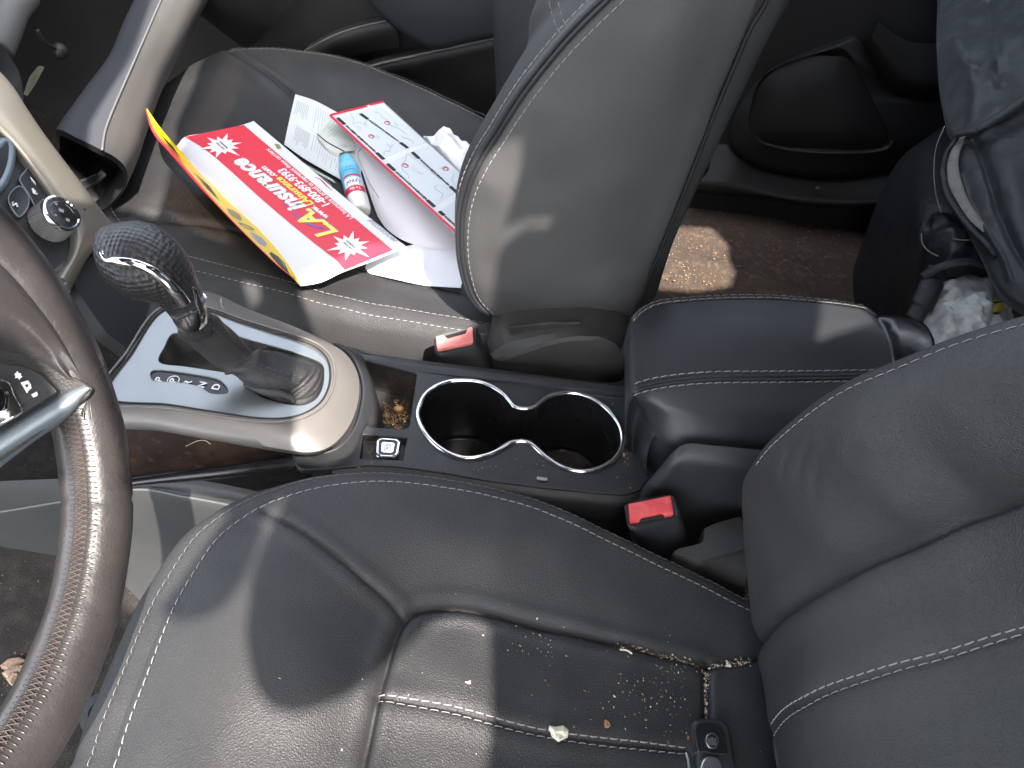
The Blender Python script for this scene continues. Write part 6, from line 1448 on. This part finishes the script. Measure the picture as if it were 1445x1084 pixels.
# driver footwell: wood chips, grit, mat fastener
def zfl(px_, py_): return PZ(px_, py_, .093)
for k, pts in enumerate(([(2, 944), (14, 934), (30, 932), (40, 937), (28, 944), (16, 950)], [(6, 956), (22, 946), (38, 944), (34, 952), (18, 962)], [(14, 966), (26, 955), (30, 958), (20, 970)])):
    r_ = resample(np.array([zfl(*p) for p in pts]), 30, True); tag(mobj('wood_chip', MB().prism(r_, np.array([0, .002, .006 + .003 * k]), .0015), m_bark, None, sharp=50),
        ['large splintered wood chip on the driver\'s floor carpet, upper one of the three', 'long wood chip lying in the middle of the chips on the driver\'s floor carpet', 'narrow wood sliver at the lower end of the chips on the driver\'s floor'][k], 'wood chip', 'wood chips on the driver\'s floor')
pf2 = np.vstack([gauss(25, 930, 40, 40, 90), gauss(185, 920, 25, 50, 60), gauss(120, 1040, 40, 30, 30)])
mb = MB()
for x, y in pf2: flake(mb, zfl(x, y) + [0, 0, .002], np.array([0, 0, 1.0]), gC, abs(gC.normal(0, .0012)) + .0008)
tag(tag(mobj('footwell_grit', mb, m_crumb_b, None, sharp=None), 'brown grit on the driver\'s floor carpet', 'litter'), kind='stuff')
c_ = zfl(146, 1006); an2 = np.linspace(0, 2 * np.pi, 48, endpoint=False); ci = np.stack([np.cos(an2), np.sin(an2), 0 * an2], 1)
tag(mobj('mat_fastener', MB().rings(np.array([c_ + ci * .022, c_ + ci * .021 + [0, 0, .003], c_ + ci * .013 + [0, 0, .004], c_ + ci * .011 + [0, 0, .001], c_ + ci * .009 + [0, 0, .004], c_ + ci * .001 + [0, 0, .005]]), False, True), m_plastic, None, sharp=40), 'round black floor mat fastener between the wheel rim and the driver\'s seat', 'mat fastener')
# ------------------------------------------------------------------ unseen roof sheets added above the view; openings shaped to throw the sun patches
ZR = 1.25
RFm = Frame((0, 0, ZR), (1, 0, 0), (0, 1, 0))
def rproj(P): P = np.asarray(P, float).reshape(-1, 3); return (P + LDIR * ((ZR - P[:, 2:3]) / LDIR[2]))[:, :2]
def dfp(p): return DF.px(*p) if p[1] < 1085 and p[0] > 235 else PZ(p[0], p[1], .43)
holes = {}
holes['seat'] = [dfp(p) for p in [(20, 1150), (40, 1000), (110, 890), (185, 830), (215, 850), (240, 876), (272, 881), (312, 863), (344, 823), (366, 767), (375, 728), (398, 692), (408, 704), (386, 742), (358, 800), (346, 900), (356, 965), (385, 1006), (430, 1010), (492, 982), (545, 934), (600, 888), (640, 858), (690, 872), (693, 960), (690, 1060), (690, 1150)]]
holes['tunnel'] = [PY(a, b, -.09) for a, b in [(180, 688), (245, 690), (345, 718), (300, 800), (245, 845), (205, 850), (185, 840), (175, 760)]]
holes['wheel'] = [WH.pix(a, b, .01) for a, b in [(-60, 275), (30, 335), (95, 420), (148, 540), (182, 650), (178, 735), (95, 765), (85, 640), (110, 590), (60, 505), (-60, 430)]]
holes['bezel'] = [PZ(a, b, .395) for a, b in [(418, 645), (417, 575), (418, 520), (427, 476), (470, 480), (505, 500), (535, 525), (565, 535), (545, 562), (532, 600), (510, 625), (470, 650)]]
holes['near'] = [PZ(a, b, .333) for a, b in [(424, 412), (430, 393), (470, 374), (520, 350), (565, 352), (640, 345), (650, 360), (655, 400), (680, 450), (640, 480), (600, 500), (520, 510), (455, 474), (437, 442)]]
holes['spot'] = [PZ(a, b, .325) for a, b in [(343, 398), (366, 404), (367, 424), (352, 429)]]
holes['back'] = [SP.px(a, b) for a, b in [(700, 325), (740, 312), (778, 308), (776, 322), (745, 319), (716, 340), (700, 368), (690, 400), (698, 440), (675, 432), (664, 405), (658, 360), (660, 338)]]
holes['floor'] = [PZ(a, b, .035) for a, b in [(915, 395), (935, 345), (952, 320), (1006, 322), (1026, 345), (1034, 402), (985, 410), (925, 405)]]
holes['arm'] = [PZ(a, b, .467) for a, b in [(1165, 424), (1222, 434), (1238, 452), (1150, 482)]]
holes['stack'] = [TF.pix(a, b, .0) for a, b in [(-40, 60), (20, 110), (62, 172), (110, 240), (128, 285), (98, 288), (60, 240), (0, 178), (-40, 140)]]
holes['glove'] = [PZ(a, b, .43) for a, b in [(232, -20), (288, -20), (260, 60), (232, 118), (226, 190), (198, 258), (132, 240), (136, 190), (160, 150), (192, 100)]]
tint = {}
tint['panel'] = [PF.px(a, b) for a, b in [(322, 80), (340, 88), (332, 140), (302, 190), (268, 196), (242, 222)]]
tint['panel2'] = [PF.px(a, b) for a, b in [(240, 246), (262, 226), (330, 295), (322, 345), (264, 318), (236, 300)]]
base_r = np.array([(-1.2, -1.15), (.95, -1.15), (.95, .28), (-1.2, .28)])
from mathutils import geometry as mgeo
outs = [resample(base_r, 40, True)]
hp = [rproj(np.array(h)) for h in list(holes.values()) + list(tint.values())]
verts = [Vector(p) for p in outs[0]]; edges = [(i, (i + 1) % 40) for i in range(40)]
for h in hp:
    h = resample(h, 60, True); b0 = len(verts); verts += [Vector(p) for p in h]; edges += [(b0 + i, b0 + (i + 1) % 60) for i in range(60)]
vs, es, fs, *_ = mgeo.delaunay_2d_cdt(verts, edges, [], 0, 1e-5)
vs = np.array([(v.x, v.y) for v in vs]); keepf = []
for f in fs:
    c_ = vs[list(f)].mean(0)[None]
    if pip(c_, base_r)[0] and not any(pip(c_, h)[0] for h in hp): keepf.append(tuple(f))
roof = thing('shade_roof', (-.4, -.35, ZR), 'unseen grey shade sheets added above the cabin, with openings cut to shape the sun patches', 'shade panel')
top = np.c_[vs, np.full(len(vs), ZR)]
obj('cut_shade_sheet', top, keepf, m_shade_sheet, roof, sharp=None)
m_sun_filter = bpy.data.materials.new('sun_filter'); m_sun_filter.use_nodes = True  # added filter over two openings, dims and browns the sun passing through
nt_ = m_sun_filter.node_tree; nt_.nodes.remove(nt_.nodes['Principled BSDF']); tr_ = nt_.nodes.new('ShaderNodeBsdfTransparent'); tr_.inputs[0].default_value = (.42, .33, .28, 1)
nt_.links.new(tr_.outputs[0], nt_.nodes['Material Output'].inputs['Surface'])
for h in tint.values():
    h = resample(rproj(np.array(h)), 60, True); c_ = h.mean(0); h = h + (h - c_) * .02
    mobj('sun_filter', MB().prism(np.c_[h, np.full(60, ZR + .004)], (0, 0, .003)), m_sun_filter, roof, sharp=None)

mobj('rear_shade_sheet', MB().grid(np.array([[(x, y, 1.262 - .12 * max(0, (x - .9))) for y in np.linspace(-.8, .95, 12)] for x in np.linspace(.9, 1.6, 12)])), m_shade_sheet, roof, sharp=None)  # this and the next sheets and walls are added to darken the rear cabin
mobj('side_shade_sheet', MB().grid(np.array([[(x, y, 1.256 - .25 * ((y - .24) / .7) ** 2) for y in np.linspace(.24, .93, 10)] for x in np.linspace(.3, 1.6, 12)])), m_shade_sheet, roof, sharp=None)
mobj('side_shade_wall', MB().grid(np.array([[(x, -.78 + .02 * math.sin(5 * z), z) for z in np.linspace(.0, 1.22, 14)] for x in np.linspace(.42, 1.6, 12)])), m_dark, roof, sharp=None)
mobj('rear_shade_wall', MB().grid(np.array([[(1.45 + .1 * z, y, z) for z in np.linspace(.0, 1.15, 10)] for y in np.linspace(-.8, .95, 12)])), m_dark, roof, sharp=None)
